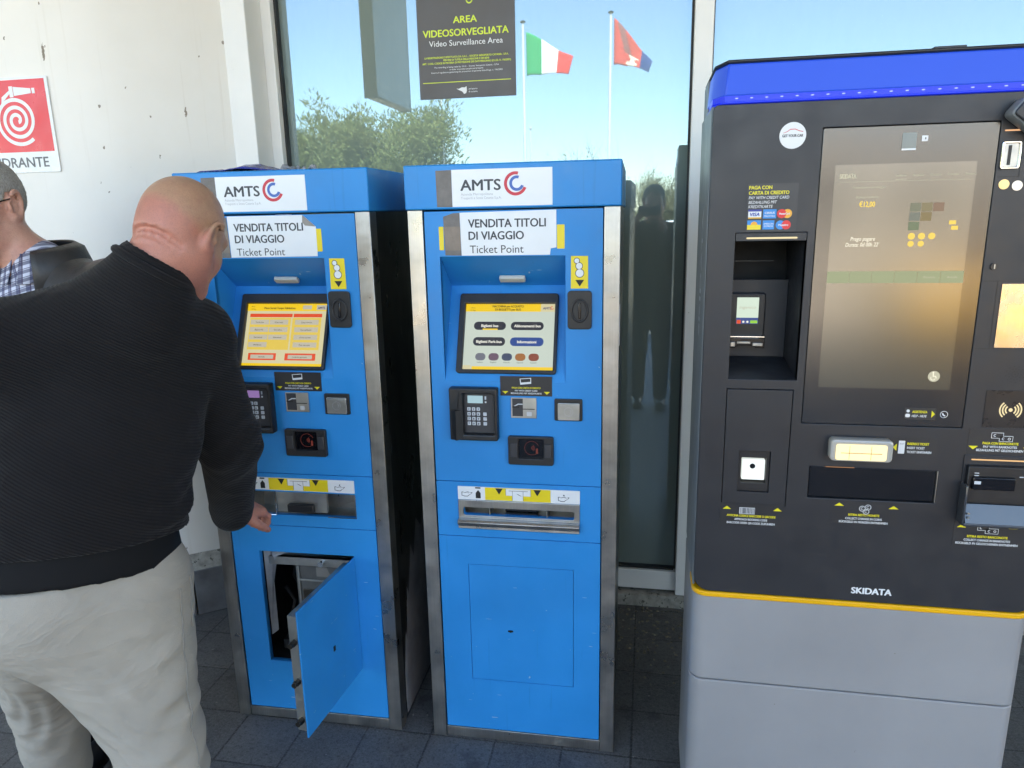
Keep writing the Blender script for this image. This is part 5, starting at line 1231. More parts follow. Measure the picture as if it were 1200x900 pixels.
M['knit'] = cloth_mat('black_rib_knit', (.0088, .0080, .0088), 900, ribs=((.62, .35, 1.05), .0056, .6), rough=.92, sheen=.06, wrinkle=(3.4, (1, 1, 1.5), .16))
sw = body_obj('sweater', s1, M['knit'], p1)
def ring_on(field_pts, c, ax, r0, r1, n, rad): pass
# collar ribbing
u_ = np.cross(nn, (1, 0, 0)); u_ /= np.linalg.norm(u_); w_ = np.cross(nn, u_)
MB().tube([tuple(N1+nn*.037+(u_*math.cos(a)+w_*math.sin(a))*.0765-np.array(p1.location)) for a in [2*math.pi*i/40 for i in range(40)]], .0085, 10, closed=True).build('collar', M['knit'], p1, smooth=60)
# dark t-shirt showing under the hem
t1 = Field((-1.48, .80, .78), (-.75, 1.50, 1.05), .007)
t1.cap(HIP+np.array((0, .0, -.03)), HIP+np.array((.005, .02, .12)), .204, .178, .04, sq=(FW, 1.34))
t1.warp(lambda x, y, z: folds(x, y, z, .002, 22, 20, 60, 1.))
t1.plane((-1.05, .98, .960), (0, -.17, -1.)); t1.plane((0, 0, 1.03), (0, 0, 1))
M['tee'] = cloth_mat('black_jersey', (.0075, .0075, .0085), 900, .1, .8)
body_obj('tshirt', t1, M['tee'], p1)
# trousers
r1 = Field((-1.78, .76, .03), (-.72, 1.72, 1.0), .0065)
r1.cap(HIP+RT*.050+np.array((0, 0, -.040)), HIP-RT*.060+np.array((0, 0, -.015)), .126, .118, .05, sq=(FW, 1.08))
r1.cap(HIP+np.array((0, 0, -.02)), HIP+np.array((0, .005, .05)), .176, .166, .05, sq=(FW, 1.35))
r1.cap(HR+np.array((.012, .0, .0)), KR+np.array((.010, 0, 0)), .114, .083, .05); r1.cap(KR+np.array((.010, 0, 0)), AR+np.array((0, 0, .03)), .086, .078, .03)
r1.cap(HIP-RT*.030+np.array((0, 0, -.035)), KR+np.array((.0, 0, .08)), .116, .080, .04)
r1.cap(HL, KL, .104, .086, .015); r1.cap(KL, AL+np.array((0, 0, .03)), .090, .078, .03)
r1.plane((0, 0, .955), (0, 0, 1)); r1.plane((0, 0, .045), (0, 0, -1))
r1.warp(lambda x, y, z: folds(x, y, z, .0022, 13, 15, 20, 2.)*np.clip((.86-z)*5, .15, 1))
r1.warp(lambda x, y, z: .0030*np.sin((z+.12*np.sin(y*9)+.3*(x+1))*70)*np.exp(-((x+.91)/.05)**2)*np.clip((.86-z)*8, 0, 1)*np.clip((z-.2)*8, 0, 1))
r1.warp(lambda x, y, z: .0030*np.sin((z-.5*(x+1.4)+.08*np.sin(x*20))*85)*np.exp(-((z-.42)/.16)**2)*np.clip((-1.26-x)*14, 0, 1))
def crease(f, pts, r=.006, k=.014):
    for a, b in zip(pts, pts[1:]): f.cap(a, b, r, r*.8, k, 's')
r1.warp(lambda x, y, z: .0058*np.abs(np.sin((z+.55*(x+1.0)+.05*np.sin(x*25))*46+.6*np.sin(z*31)))*np.exp(-((z-.60)/.22)**2)*np.clip((x+1.12)*9, 0, 1))
M['chino'] = cloth_mat('pale_stretch_cotton', (.37, .338, .292), 700, .30, .85, .07, wrinkle=(4.2, (1, 1, 2.0), .11))
tz = body_obj('trousers', r1, M['chino'], p1)
from mathutils.bvhtree import BVHTree
def on_surface(ob, pts, off=.0012):
    bv = BVHTree.FromPolygons([v.co for v in ob.data.vertices], [tuple(p.vertices) for p in ob.data.polygons]); o = []
    for p in pts:
        q, nrm, _, _ = bv.find_nearest(Vector(p)-ob.parent.location)
        if (Vector(p)-ob.parent.location-q).dot(nrm) < 0: nrm = nrm*1.0
        o.append(q+nrm*off)
    return o
M['thread'] = cloth_mat('trouser_stitch', (.27, .255, .23), 900, .1)
def legc(z): return (HR+np.array((.018, 0, 0)))*(1-(HR[2]-z)/(HR[2]-KR[2]))+(KR+np.array((.01, 0, 0)))*((HR[2]-z)/(HR[2]-KR[2]))
sd1 = np.array((.976, -.085, 0))
MB().tube(on_surface(tz, [legc(z)+sd1*.14 for z in np.linspace(.875, .25, 36)]), .0016, 6).build('side_seam', M['thread'], tz, smooth=60)
pk_ = [legc(z)+np.array((.90+.08*math.sin((z-.80)*30), .25, 0))*.13 for z in np.linspace(.885, .77, 14)]
MB().tube(on_surface(tz, pk_, .0012), .0018, 8).build('pocket_seam', M['thread'], tz, smooth=60)
for a_ in (AR, AL):
    f = Field(a_-np.array((.16, .16, .09)), a_+np.array((.16, .30, .08)), .007)
    f.cap(a_+np.array((0, -.02, -.045)), a_+np.array((-.02, .16, -.055)), .042, .038, .02); f.cap(a_, a_+np.array((0, 0, -.04)), .042, .045, .02); f.plane((0, 0, .002), (0, 0, -1))
    body_obj('shoe', f, M['black'], p1)
# wrist watch
wx = np.array((1.0, .2, 0)); wx -= dW*(wx@dW); wx /= np.linalg.norm(wx); wy = np.cross(dW, wx); wc_ = WR+dW*.034
wt = MB().tube([tuple(wc_+(wx*math.cos(a)*1.12+wy*math.sin(a)*.92)*.0325-np.array(p1.location)) for a in [2*math.pi*i/36 for i in range(36)]], .0052, 8, closed=True).build('wrist_watch', M['chrome'], p1)
cdir = (-wx*.8-wy*.35); cdir /= np.linalg.norm(cdir); pc = wc_+cdir*.034-np.array(p1.location)
MB().cyl(tuple(pc), tuple(pc+cdir*.010), .0165, 24).build('watch_case', M['chrome'], wt)

# ---- person 2: grey haired man with glasses at the left edge
p2 = thing('person', 'grey haired man with glasses, dark jacket and checked shirt by the white wall', 'person', (-1.60, 1.66, 0))
H2 = np.array((-1.668, 1.605, 1.642)); Rh2 = frame((.12, -.99), 7, 0); N2 = np.array((-1.575, 1.665, 1.475))
b2 = Field((-1.98, 1.35, .0), (-1.16, 1.99, 1.80), .0045)
P2 = head(b2, H2, Rh2, 1.0, N2, .058, fat=1.05)
S2R, S2L = np.array((-1.80, 1.70, 1.42)), np.array((-1.365, 1.66, 1.42)); E2R, W2R = np.array((-1.85, 1.67, 1.12)), np.array((-1.82, 1.56, .90)); E2L, W2L = np.array((-1.31, 1.72, 1.12)), np.array((-1.335, 1.66, .87))
m2 = (S2R+S2L)/2; HP2 = np.array((-1.60, 1.71, .92))
b2.cap(N2, m2+np.array((0, 0, -.03)), .066, .08, .05); b2.cap(HP2, m2+np.array((0, 0, -.06)), .11, .12, .05); b2.cap(S2R, S2L, .05, .05, .03)
for a, b, c in ((S2R, E2R, W2R), (S2L, E2L, W2L)): b2.cap(a, b, .042, .036, .03); b2.cap(b, c, .036, .027, .02)
hand(b2, W2R, (.05, -.15, -1), (1, 0, 0), 1, 22); hand(b2, W2L, (-.05, -.1, -1), (-1, 0, 0), -1, 22)
fr, fl_ = np.array((-1.69, 1.70, .08)), np.array((-1.50, 1.70, .08))
for f in (fr, fl_): b2.cap((f[0], f[1], .88), f, .07, .04, .03)
sk2 = skin_mat('ruddy_skin', (.60, .335, .245), (.55, .255, .195), H2, Rh2)
body_obj('body', b2, sk2, p2)
h2 = Field(H2-.16, H2+.16, .0040)
Q2 = lambda x, y, z: H2+Rh2 @ np.array((x, y, z))
h2.ell(Q2(0, -.021, .043), (.0805, .0995, .0835), Rh2, .02); h2.ell(Q2(0, -.062, .008), (.066, .057, .060), Rh2, .03)
h2.cap(Q2(-.0705, .010, .02), Q2(-.068, .012, -.012), .012, .007, .01); h2.cap(Q2(.0705, .010, .02), Q2(.068, .012, -.012), .012, .007, .01)
h2.plane(Q2(0, .052, .075), Rh2 @ np.array((0, 1, -.62))); h2.plane(Q2(0, -.06, -.052), Rh2 @ np.array((0, .25, -1)))
for sx in (-1, 1): h2.ell(Q2(sx*.086, -.008, -.004), (.026, .024, .040), Rh2, .008, 's')
for sx in (-1, 1): h2.ell(Q2(sx*.07, .055, -.035), (.03, .045, .055), Rh2, .01, 's')
h2.warp(lambda x, y, z: .0010*np.sin(x*410+z*130)*np.sin(z*380+y*200)+.0008*np.sin(y*520+z*90))
def hair_mat(name, a, b_):
    m, g, b = newmat(name); v = g.coord((1, 1, .22))
    g.link(g.mix(g.ramp(g.noise(v, 620, 3, .7), .35, .65), a, b_), b.inputs['Base Color']); b.inputs['Roughness'].default_value = .6; b.inputs['Specular IOR Level'].default_value = .25
    bp = g.add('Bump'); bp.inputs['Strength'].default_value = .9; bp.inputs['Distance'].default_value = .003; g.link(g.noise(v, 620, 3, .7), bp.inputs['Height']); g.link(bp.outputs[0], b.inputs['Normal'])
    return m
body_obj('hair', h2, hair_mat('grey_cropped_hair', (.24, .22, .20), (.50, .47, .44)), p2, 1)
# glasses
lo2 = np.array(p2.location); gl = MB()
for sx in (-1, 1):
    gl.tube([tuple(Q2(sx*.034+.026*math.cos(a), .106-.004*abs(math.cos(a)), .008+.018*math.sin(a))-lo2) for a in [2*math.pi*i/24 for i in range(24)]], .0019, 6, closed=True)
    gl.tube([tuple(Q2(*q)-lo2) for q in ((sx*.060, .102, .012), (sx*.074, .085, .014), (sx*.082, .040, .016), (sx*.0835, -.002, .019), (sx*.084, -.018, .010), (sx*.083, -.026, -.006))], .0020, 6)
gl.tube([tuple(Q2(*q)-lo2) for q in ((-.009, .107, .012), (0, .111, .015), (.009, .107, .012))], .0018, 6)
gl.build('glasses', M['black_gloss'], p2, smooth=60)
# checked shirt, jacket
def plaid():
    m, g, b = newmat('checked_shirt_cotton'); v = g.coord((1, 1, 1), (R(4), R(18), R(25)))
    sx = g.add('SeparateXYZ'); g.link(v, sx.inputs[0]); base = (.60, .62, .72)
    def stripe(o, per, ph, wd):
        q = g.math('FRACT', g.math('ADD', g.math('MULTIPLY', o, 1/per), ph)); return g.math('LESS_THAN', q, wd)
    c = g.mix(g.math('MULTIPLY', stripe(sx.outputs[0], .021, .1, .42), .70), base, (.045, .055, .13))
    c = g.mix(g.math('MULTIPLY', stripe(sx.outputs[2], .021, .3, .42), .70), c, (.045, .05, .11))
    c = g.mix(g.math('MULTIPLY', stripe(sx.outputs[0], .021, .75, .10), .8), c, (.07, .05, .09))
    c = g.mix(g.math('MULTIPLY', stripe(sx.outputs[2], .021, .8, .10), .8), c, (.06, .05, .10))
    g.link(c, b.inputs['Base Color']); b.inputs['Roughness'].default_value = .8; b.inputs['Specular IOR Level'].default_value = .2
    bp = g.add('Bump'); bp.inputs['Strength'].default_value = .15; g.link(g.noise(v, 900, 2), bp.inputs['Height']); g.link(bp.outputs[0], b.inputs['Normal'])
    return m
M['plaid'] = plaid()
f2 = Field((-1.90, 1.40, .88), (-1.26, 1.90, 1.56), .006)
f2.cap(HP2, m2+np.array((0, -.01, -.10)), .16, .175, .05, sq=((0, 1, 0), 1.5)); f2.cap(m2+np.array((-.10, -.01, -.07)), m2+np.array((.10, -.01, -.07)), .07, .07, .05); f2.cap(m2+np.array((0, 0, -.02)), N2+np.array((0, -.004, .010)), .10, .0745, .05)
nv2 = P2(0, -.03, -.055)-N2; nv2 /= np.linalg.norm(nv2); f2.cap(N2+nv2*.085, N2+nv2*.16, .070, .072, .003, 's'); f2.plane((0, 0, .90), (0, 0, -1))
shirt = body_obj('shirt', f2, M['plaid'], p2)
cl2 = MB()                                                            # standing collar with two turned leaves
for sx in (-1, 1):
    a0 = []; a1 = []
    for i in range(10):
        an = R(-90+sx*(8+i*19)); a0.append(N2+np.array((.074*math.cos(an), .074*math.sin(an)*.95+.0, .052-.014*abs(math.sin(an/2+.8))+.012*i/9))); rr = .102 if i < 3 else .094
        a1.append(N2+np.array((rr*math.cos(an), rr*math.sin(an), .006-(.030 if i < 2 else .008)+.014*i/9)))
    for i in range(9): cl2.poly([tuple(q-lo2) for q in (a0[i], a0[i+1], a1[i+1], a1[i])])
co2 = cl2.build('collar', M['plaid'], shirt, smooth=90, weld=True); so_ = co2.modifiers.new('t', 'SOLIDIFY'); so_.thickness = .003
j2 = Field((-1.98, 1.36, .80), (-1.14, 1.99, 1.60), .0065)
j2.cap(HP2+np.array((0, 0, -.06)), m2+np.array((0, 0, -.12)), .205, .21, .05, sq=((0, 1, 0), 1.45)); j2.cap(S2R, S2L, .078, .078, .06); j2.cap(m2+np.array((-.05, .01, -.01)), N2+np.array((-.03, .02, -.012)), .105, .078, .05); j2.cap(m2+np.array((.05, .01, -.01)), N2+np.array((.03, .02, -.012)), .105, .078, .05)
for a, b, c in ((S2R, E2R, W2R), (S2L, E2L, W2L)): j2.cap(a, b, .080, .068, .04); j2.cap(b, c, .068, .05, .03)
j2.cap(N2+np.array((0, .005, -.03)), N2+np.array((0, -.02, .16)), .088, .088, .006, 's')
v0 = m2+np.array((0, -.16, -.30)); j2.cap(v0, N2+np.array((0, -.085, .0)), .010, .070, .008, 's', sq=((0, 1, 0), .35))
j2.warp(lambda x, y, z: folds(x, y, z, .0032, 26, 30, 34, 1.5)); j2.plane((0, 0, .84), (0, 0, -1))
M['jacket'] = mat('dark_jacket_leather', (.045, .042, .040), .42, 0, .2, 20, .3, 160, spec=.45)
jk = body_obj('jacket', j2, M['jacket'], p2)
lp = MB()                                                             # upturned jacket collar
ra = []; rb_ = []; rc_ = []
for i in range(41):
    an = R(-62+i*304/40); k_ = math.sin(math.pi*i/40)
    ra.append(N2+np.array((.084*math.cos(an), .082*math.sin(an)+.004, .056+.024*k_))); rb_.append(N2+np.array((.104*math.cos(an), .100*math.sin(an)+.008, .047+.020*k_))); rc_.append(N2+np.array((.140*math.cos(an), .125*math.sin(an)+.010, -.045+.016*k_)))
for i in range(40):
    lp.poly([tuple(q-lo2) for q in (ra[i], ra[i+1], rb_[i+1], rb_[i])]); lp.poly([tuple(q-lo2) for q in (rb_[i], rb_[i+1], rc_[i+1], rc_[i])])
M['lapel'] = mat('dark_grey_collar', (.030, .028, .027), .5, 0, .15, 30, .3, 200)
lo_ = lp.build('collar', M['lapel'], jk, smooth=120, weld=True); so_ = lo_.modifiers.new('t', 'SOLIDIFY'); so_.thickness = .006
q2 = Field((-1.86, 1.48, .03), (-1.32, 1.92, 1.0), .008)
for f in (fr, fl_): q2.cap((f[0], 1.71, .86), (f[0], 1.70, .48), .10, .075, .05); q2.cap((f[0], 1.70, .48), (f[0], 1.70, .09), .075, .062, .03)
q2.cap(HP2+np.array((-.06, 0, -.05)), HP2+np.array((.06, 0, -.05)), .12, .12, .05); q2.warp(lambda x, y, z: folds(x, y, z, .003, 22, 22, 36)); q2.plane((0, 0, .94), (0, 0, 1)); q2.plane((0, 0, .05), (0, 0, -1))
M['denim'] = cloth_mat('dark_denim', (.022, .028, .045), 800, .15)
body_obj('trousers', q2, M['denim'], p2)
def shoes(par, feet, fwd_, m):
    for a_ in feet:
        a_ = np.array(a_); fw_ = np.array(fwd_)
        f = Field(a_-np.array((.20, .26, .09)), a_+np.array((.20, .26, .08)), .007)
        f.cap(a_+np.array((0, 0, -.045)), a_+fw_*.17+np.array((0, 0, -.052)), .043, .038, .02); f.cap(a_, a_+np.array((0, 0, -.04)), .042, .046, .02); f.plane((0, 0, .002), (0, 0, -1)); body_obj('shoe', f, m, par)
shoes(p2, (fr, fl_), (0, -1, 0), M['black'])

# ---- person 3: the photographer, seen only in the glass
p3 = thing('person', 'photographer in a dark jacket holding up a phone, facing the machines', 'person', (.02, -.36, 0))
H3 = np.array((.035, -.335, 1.665)); Rh3 = frame((0, 1), 8, 0); N3 = np.array((.03, -.375, 1.50))
b3 = Field((-.36, -.62, 0), (.42, .04, 1.82), .006)
head(b3, H3, Rh3, 1.0, N3, .056)
S3R, S3L = np.array((.225, -.39, 1.43)), np.array((-.165, -.39, 1.43)); E3R, W3R = np.array((.270, -.27, 1.19)), np.array((.105, -.075, 1.475)); E3L, W3L = np.array((-.235, -.27, 1.20)), np.array((-.110, -.075, 1.49)); m3 = (S3R+S3L)/2; HP3 = np.array((.03, -.40, .92))
b3.cap(N3, m3, .06, .08, .05); b3.cap(HP3, m3+np.array((0, 0, -.05)), .11, .12, .05); b3.cap(S3R, S3L, .05, .05, .03)
for a, b, c in ((S3R, E3R, W3R), (S3L, E3L, W3L)): b3.cap(a, b, .042, .035, .03); b3.cap(b, c, .035, .026, .02)
hand(b3, W3R, (-.30, .10, 1), (-1, .15, 0), -1, 30, .17); hand(b3, W3L, (.34, .10, 1), (1, .15, 0), 1, 30, .17)
g3 = (np.array((.12, -.38, .08)), np.array((-.07, -.42, .08)))
for f in g3: b3.cap((f[0], -.40, .88), f, .07, .04, .03)
body_obj('body', b3, sk2, p3)
h3 = Field(H3-.16, H3+.16, .006); Q3 = lambda x, y, z: H3+Rh3 @ np.array((x, y, z))
h3.ell(Q3(0, -.024, .048), (.086, .102, .088), Rh3, .02); h3.ell(Q3(0, -.066, .0), (.07, .058, .075), Rh3, .03); h3.plane(Q3(0, .055, .065), Rh3 @ np.array((0, 1, -.5))); h3.plane(Q3(0, 0, -.075), (0, 0, -1))
body_obj('hair', h3, hair_mat('dark_hair', (.012, .010, .009), (.03, .025, .02)), p3, 1)
j3 = Field((-.40, -.66, .80), (.46, .0, 1.60), .008)
j3.cap(HP3+np.array((0, 0, -.04)), m3+np.array((0, 0, -.12)), .19, .205, .05, sq=((0, 1, 0), 1.5)); j3.cap(S3R, S3L, .074, .074, .06); j3.cap(m3, N3+np.array((0, 0, -.02)), .10, .078, .05)
for a, b, c in ((S3R, E3R, W3R), (S3L, E3L, W3L)): j3.cap(a, b, .074, .062, .04); j3.cap(b, b+(c-b)*.86, .062, .046, .03)
j3.warp(lambda x, y, z: folds(x, y, z, .003, 26, 30, 34)); j3.cap(N3+np.array((0, 0, -.03)), N3+np.array((0, 0, .12)), .068, .07, .004, 's'); j3.plane((0, 0, .84), (0, 0, -1))
M['grey_jacket'] = cloth_mat('slate_jacket', (.040, .044, .050), 700, .15); body_obj('jacket', j3, M['grey_jacket'], p3)
t3 = Field((-.25, -.62, .03), (.32, -.18, 1.0), .008)
for f in g3: t3.cap((f[0], -.40, .86), (f[0], -.40, .48), .098, .072, .05); t3.cap((f[0], -.40, .48), (f[0], f[1], .09), .072, .058, .03)
t3.cap(HP3+np.array((-.06, 0, -.05)), HP3+np.array((.06, 0, -.05)), .12, .12, .05); t3.plane((0, 0, .94), (0, 0, 1)); t3.plane((0, 0, .05), (0, 0, -1)); body_obj('trousers', t3, M['denim'], p3)
shoes(p3, g3, (0, 1, 0), M['black'])
ph = thing('phone', 'black phone held up in both hands by the photographer', 'phone', (0, -.02, 1.6))
plate('phone_body', rrect(-.082, .082, -.042, .034, .010), 0, .0085, M['black_gloss'], ph, Matrix(((-1, 0, 0, 0), (0, 0, 1, 0), (0, 1, 0, 0), (0, 0, 0, 1))), .002)
# ------------------------------------------------------------------ across the road: what the glass reflects
def leaf_mat(name, a, b_):
    m, g, b = newmat(name); v = g.coord()
    g.link(g.mix(g.ramp(g.noise(v, 2.2, 4), .3, .7), a, b_), b.inputs['Base Color']); b.inputs['Roughness'].default_value = .7; b.inputs['Specular IOR Level'].default_value = .2
    tr = g.add('BsdfTranslucent'); tr.inputs[0].default_value = (*[x*1.2 for x in b_], 1); mx = g.add('MixShader'); mx.inputs[0].default_value = .35
    g.link(b.outputs[0], mx.inputs[1]); g.link(tr.outputs[0], mx.inputs[2]); g.link(mx.outputs[0], g.n['Material Output'].inputs[0]); return m
M['leaf_pine'] = leaf_mat('feathery_leaf', (.13, .165, .050), (.25, .27, .11)); M['leaf_dry'] = leaf_mat('olive_leaf', (.15, .15, .065), (.27, .25, .13)); M['bark'] = mat('bark', (.10, .075, .05), .9, 0, .3, 9, .6, 30)
def tree(label, x, y, h, wd, seed, lm, n=5200, spray=.5):
    rg = random.Random(seed); t = thing('tree', label, 'tree', (x, y, -.13), 0, 'trees beyond the forecourt')
    tr = MB(); tips = []
    def limb(p, d, L, r, lev):
        pts = [p]; rad = [r]; q = p
        for i in range(4):
            d = (d+Vector((rg.uniform(-.22, .22), rg.uniform(-.22, .22), rg.uniform(-.05, .2)))).normalized(); q = q+d*L/4; pts.append(q); rad.append(r*(1-.18*(i+1)))
            if lev < 2 and i >= 1:
                for _ in range(2 if lev == 0 else 2):
                    a = rg.uniform(0, 6.28); limb(q, (d*.55+Vector((math.cos(a), math.sin(a), rg.uniform(.0, .7)))*(wd/h+.25)).normalized(), L*rg.uniform(.45, .68), rad[-1]*.6, lev+1)
            if lev >= 1: tips.append(q)
        tr.tube(pts, rad, 6)
    for _ in range(3): limb(Vector((rg.uniform(-.15, .15), rg.uniform(-.15, .15), 0)), Vector((rg.uniform(-.25, .25), rg.uniform(-.2, .2), 1)).normalized(), h*.62, h*.022, 0)
    tr.build('trunk', M['bark'], t, smooth=60)
    cl = [(tp+Vector((rg.gauss(0, .18), rg.gauss(0, .18), rg.gauss(.1, .2)))*wd*.35, rg.uniform(.10, .20)*wd) for tp in tips for _ in range(2)]
    cl += [(Vector((rg.gauss(0, .30)*wd, rg.gauss(0, .28)*wd, h*rg.uniform(.10, .75))), rg.uniform(.14, .24)*wd) for _ in range(64)]
    zm = max(c[0].z+c[1]*1.2 for c in cl); k = h/zm
    V = []; Fc = []
    for i in range(n):
        c, r = cl[rg.randrange(len(cl))]; a = Vector((rg.gauss(0, 1), rg.gauss(0, 1), rg.gauss(0, 1))).normalized()*r*rg.uniform(.35, 1)**.6
        p = c+a; p.z = max(.15, p.z*k if p.z*k < h else h-rg.uniform(0, .5)); up = (a.normalized()*.5+Vector((rg.gauss(0, .35), rg.gauss(0, .35), spray))).normalized(); sd_ = up.cross(Vector((rg.gauss(0, 1), rg.gauss(0, 1), rg.gauss(0, 1)))).normalized()
        L = rg.uniform(.10, .26)*h/6; w_ = L*rg.uniform(.18, .34); b = len(V)
        V += [tuple(p-sd_*w_*.5), tuple(p+up*L*.5+sd_*w_*.5), tuple(p+up*L), tuple(p+up*L*.45-sd_*w_*.6)]; Fc.append((b, b+1, b+2, b+3))
    me = bpy.data.meshes.new('crown'); me.from_pydata(V, [], Fc); finish('crown', me, lm, t, 0, 0)
    return t
tree('tallest feathery tree across the forecourt, mirrored in the window above the machines', -12.4, -29.3, 7.5, 3.6, 11, M['leaf_pine'], 34000)
tree('lower bushy tree to the left of the tallest feathery tree, mirrored in the window', -16.9, -29.8, 6.1, 3.6, 12, M['leaf_pine'], 214000)
tree('thin olive bush between the flagpoles and the road, mirrored in the window', -2.3, -33.0, 5.3, 1.5, 13, M['leaf_dry'], 700)
tree('round olive tree straight behind the photographer, mirrored in the glass strip', .4, -31.0, 3.9, 2.6, 14, M['leaf_dry'], 14000)
tree('wide olive tree to the right of the photographer, mirrored in the glass strip', 4.2, -33.0, 4.2, 3.2, 15, M['leaf_pine'], 14000)
tree('dark feathery tree at the far left of the mirrored row', -20.5, -31.0, 5.2, 3.6, 16, M['leaf_pine'], 14000)
M['pole'] = mat('white_pole', (.72, .72, .70), .35, .2, .05)
def pole(label, x, y, h, r):
    t = thing('flagpole', label, 'flagpole', (x, y, -.13), 0, 'flagpoles beyond the forecourt')
    MB().tube([(0, 0, 0), (0, 0, h*.5), (0, 0, h)], [r*1.25, r, r*.75], 12).build('pole', M['pole'], t); MB().tube([(0, 0, h), (0, 0, h+.05), (0, 0, h+.10)], [r*1.4, r*1.7, r*.4], 12).build('finial', M['bolt'] if r > .05 else M['pole'], t)
FY = -29.34
pole('white flagpole carrying the green white and red flag', -5.80, FY, 10.10, .075); pole('white flagpole carrying the red flag with a blue tip', -1.87, FY, 10.25, .075)
pole('thin white pole standing between the big tree and the flags', -9.75, FY, 7.05, .045); pole('thin short pole close beside the green white and red flag', -5.62, FY-.6, 5.6, .045)
def flag(label, x0, ztop, hgt, ln, drop, cols, pick, seed, shr=.65):
    rg = random.Random(seed); nx, nz = 40, 18; mb = MB(); V = []; Fc = []; mi = []
    for i in range(nx+1):
        u = i/nx
        for j in range(nz+1):
            v = j/nz
            V.append((u*ln*(1-.10*v*u), .16*math.sin(u*7+v*1.6)*u+.05*math.sin(u*15), -hgt*v*(1-shr*u)-drop*u**1.1+.05*math.sin(u*8+v*3)*u))
    for i in range(nx):
        for j in range(nz): a = i*(nz+1)+j; Fc.append((a, a+nz+1, a+nz+2, a+1)); mi.append(pick((i+.5)/nx, (j+.5)/nz))
    me = bpy.data.meshes.new('flag'); me.from_pydata(V, [], Fc)
    for m in cols: me.materials.append(m)
    me.polygons.foreach_set('material_index', mi); o = finish('flag', me, None, None, 0, 80); o.location = (x0, FY, ztop); s = o.modifiers.new('t', 'SOLIDIFY'); s.thickness = .006
    tag(o, label, 'flag', 'flags on the flagpoles')
cf_ = lambda n, c: cloth_mat(n, c, 300, .1, .8, .05)
flag('green white and red flag drooping from its white pole', -5.66, 9.58, 1.85, 2.15, 1.20, [cf_('flag_green', (.02, .33, .12)), cf_('flag_white', (.75, .75, .75)), cf_('flag_red', (.66, .05, .05))], lambda u, v: min(2, int(u*3)), 1)
def pk(u, v):
    if u > .72: return 1
    if abs(u-.52+.2*(v-.7)) < .10+.05*math.sin(v*23) and v > .62: return 2
    return 3 if abs(u-.18-.34*v) < .10 and v < .62 else 0
flag('red flag with a brown band, white patch and dark blue tip on its white pole', -1.72, 9.92, 1.92, 1.70, 1.95, [cf_('flag_scarlet', (.62, .08, .07)), cf_('flag_navy', (.03, .06, .20)), cf_('flag_cream', (.72, .68, .56)), cf_('flag_brown', (.30, .11, .11))], pk, 2, .82)
# hanging sign under the canopy
hs = thing('hanging_sign', 'blue grey panel sign hanging from the canopy, mirrored at the left of the window', 'sign', (-2.27, -.78, 3.1))
MB().box(-.055, .055, -.44, .44, -.55, .55).build('panel', mat('sign_blue_grey', (.42, .52, .56), .35), hs, bevel=.01)
MB().box(-.02, .02, -.36, -.32, .55, .83).box(-.02, .02, .32, .36, .55, .83).build('hanger', M['zinc'], hs)
MB().box(-.0575, .0575, -.445, -.43, -.555, .555).box(-.0575, .0575, .43, .445, -.555, .555).build('edge_trim', mat('sign_trim', (.50, .54, .50), .4), hs, bevel=.004)
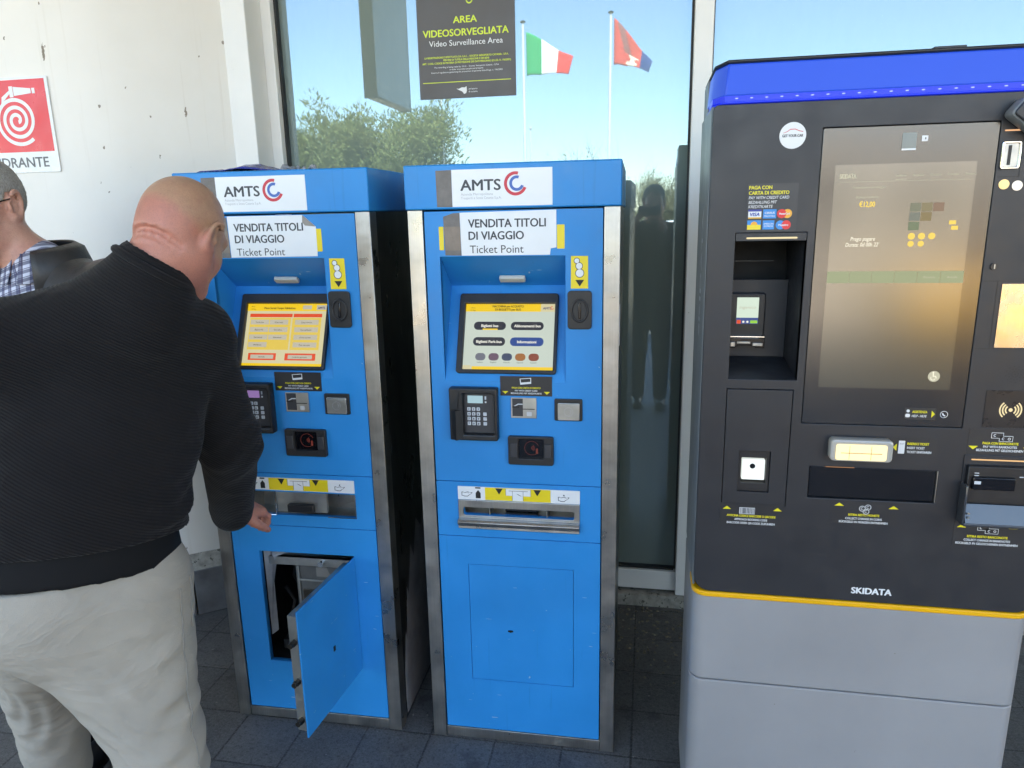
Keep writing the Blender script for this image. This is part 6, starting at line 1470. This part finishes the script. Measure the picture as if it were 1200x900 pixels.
# parked cars across the forecourt, and one added for the screen glare
M['car_glass'] = mat('car_glass', (.012, .014, .016), .05, 0, .1); M['tyre'] = mat('tyre_rubber', (.02, .02, .02), .8)
def car(label, x, y, c, rot):
    t = thing('parked_car', label, 'car', (x, y, -.116), rot, 'cars parked across the forecourt'); pm = mat('car_paint', c, .25, 0, .04, coat=.6)
    prof = [(-2.05, .32), (-2.08, .62), (-1.98, .88), (-1.10, 1.00), (-.45, 1.44), (.55, 1.50), (1.45, 1.38), (1.95, 1.02), (2.06, .70), (2.02, .32)]
    W = lambda z: .86 if z < 1.02 else .86-(z-1.02)*.36
    mb = MB(); n = len(prof); mb.v += [(a, -W(z), z) for a, z in prof]+[(a, W(z), z) for a, z in prof]; mb.f += [tuple(range(n)), tuple(range(n, 2*n))]+[(i, (i+1) % n, n+(i+1) % n, n+i) for i in range(n)]
    mb.build('body', pm, t, bevel=.05, seg=3)
    for s in (-1, 1):
        wn = [(-.92, 1.04), (-.42, 1.38), (.50, 1.43), (1.30, 1.33), (1.55, 1.06)]
        mb = MB(); mb.poly([(a, s*(W(z)+.006), z) for a, z in wn]); mb.build('side_window', M['car_glass'], t, smooth=0)
    MB().poly([(-1.09, -.78, 1.02), (-1.09, .78, 1.02), (-.50, .66, 1.43), (-.50, -.66, 1.43)]).build('windscreen', M['car_glass'], t, Matrix.Translation((-.02, 0, .012)), smooth=0)
    MB().poly([(1.50, -.66, 1.36), (1.50, .66, 1.36), (1.90, .76, 1.06), (1.90, -.76, 1.06)]).build('rear_window', M['car_glass'], t, Matrix.Translation((.03, 0, .012)), smooth=0)
    for sx in (-1.25, 1.28):
        for s in (-1, 1):
            wh = MB().cyl((sx, s*.68, .31), (sx, s*.88, .31), .31, 24).build('wheel', M['tyre'], t); MB().cyl((sx, s*.875, .31), (sx, s*.895, .31), .20, 18).build('rim', M['zinc'], wh)
car('white hatchback parked across the forecourt behind the photographer', .9, -14.6, (.72, .72, .72), R(4))
car('dark grey hatchback parked left of the white one', -4.6, -15.0, (.05, .055, .06), R(2))
car('ochre yellow hatchback parked on the road to the right of the photographer', 5.0, -6.6, (.82, .50, .10), R(-2))  # unseen car, added so its warm colour reflects in the pay station screen
# unseen pale building, added on the right for what the screen and steel reflect
ob = thing('added_low_building', 'low sunlit pale building with flat roof across the forecourt on the right', 'building', (9.5, -22, -.13))
MB().box(-6, 8, -4, 2, 0, 4.2).build('wall', mat('pale_render', (.42, .39, .34), .85, 0, .1, 1), ob); MB().box(-6.2, 8.2, -4.2, 2.2, 4.2, 4.45).build('roof', M['facade'], ob)
for i in range(5): wn = MB().box(-5+2.6*i, -3.6+2.6*i, 2.002, 2.03, 1.1, 2.6).build('window', M['car_glass'], ob); MB().box(-5.06+2.6*i, -3.54+2.6*i, 2.002, 2.08, 1.02, 1.1).build('sill', M['kerb'], wn)

# leaf litter and grit on the paving in front of the threshold
rg = random.Random(21); lt = MB()
for i in range(150):
    x = rg.uniform(-.12, .20); y = 2.75-abs(rg.gauss(0, .22)); s = rg.uniform(.003, .010); a = rg.uniform(0, 6.28); h_ = rg.uniform(.001, .006)
    p = [(x+s*rg.uniform(.6, 1)*math.cos(a+k*1.257), y+s*rg.uniform(.4, 1)*math.sin(a+k*1.257), .0006) for k in range(5)]
    q = [(x+(u-x)*.6, y+(v-y)*.6, h_) for u, v, _ in p]
    lt.add(p+q, [(0, 1, 2, 3, 4), (5, 6, 7, 8, 9)]+[(k, (k+1) % 5, 5+(k+1) % 5, 5+k) for k in range(5)])
tag(lt.build('leaf_litter', mat('dry_leaf_grit', (.16, .14, .10), .9, 0, .5, 90), None, smooth=0), 'scattered grit and dry leaf crumbs on the paving below the glass', 'litter', kind='stuff')
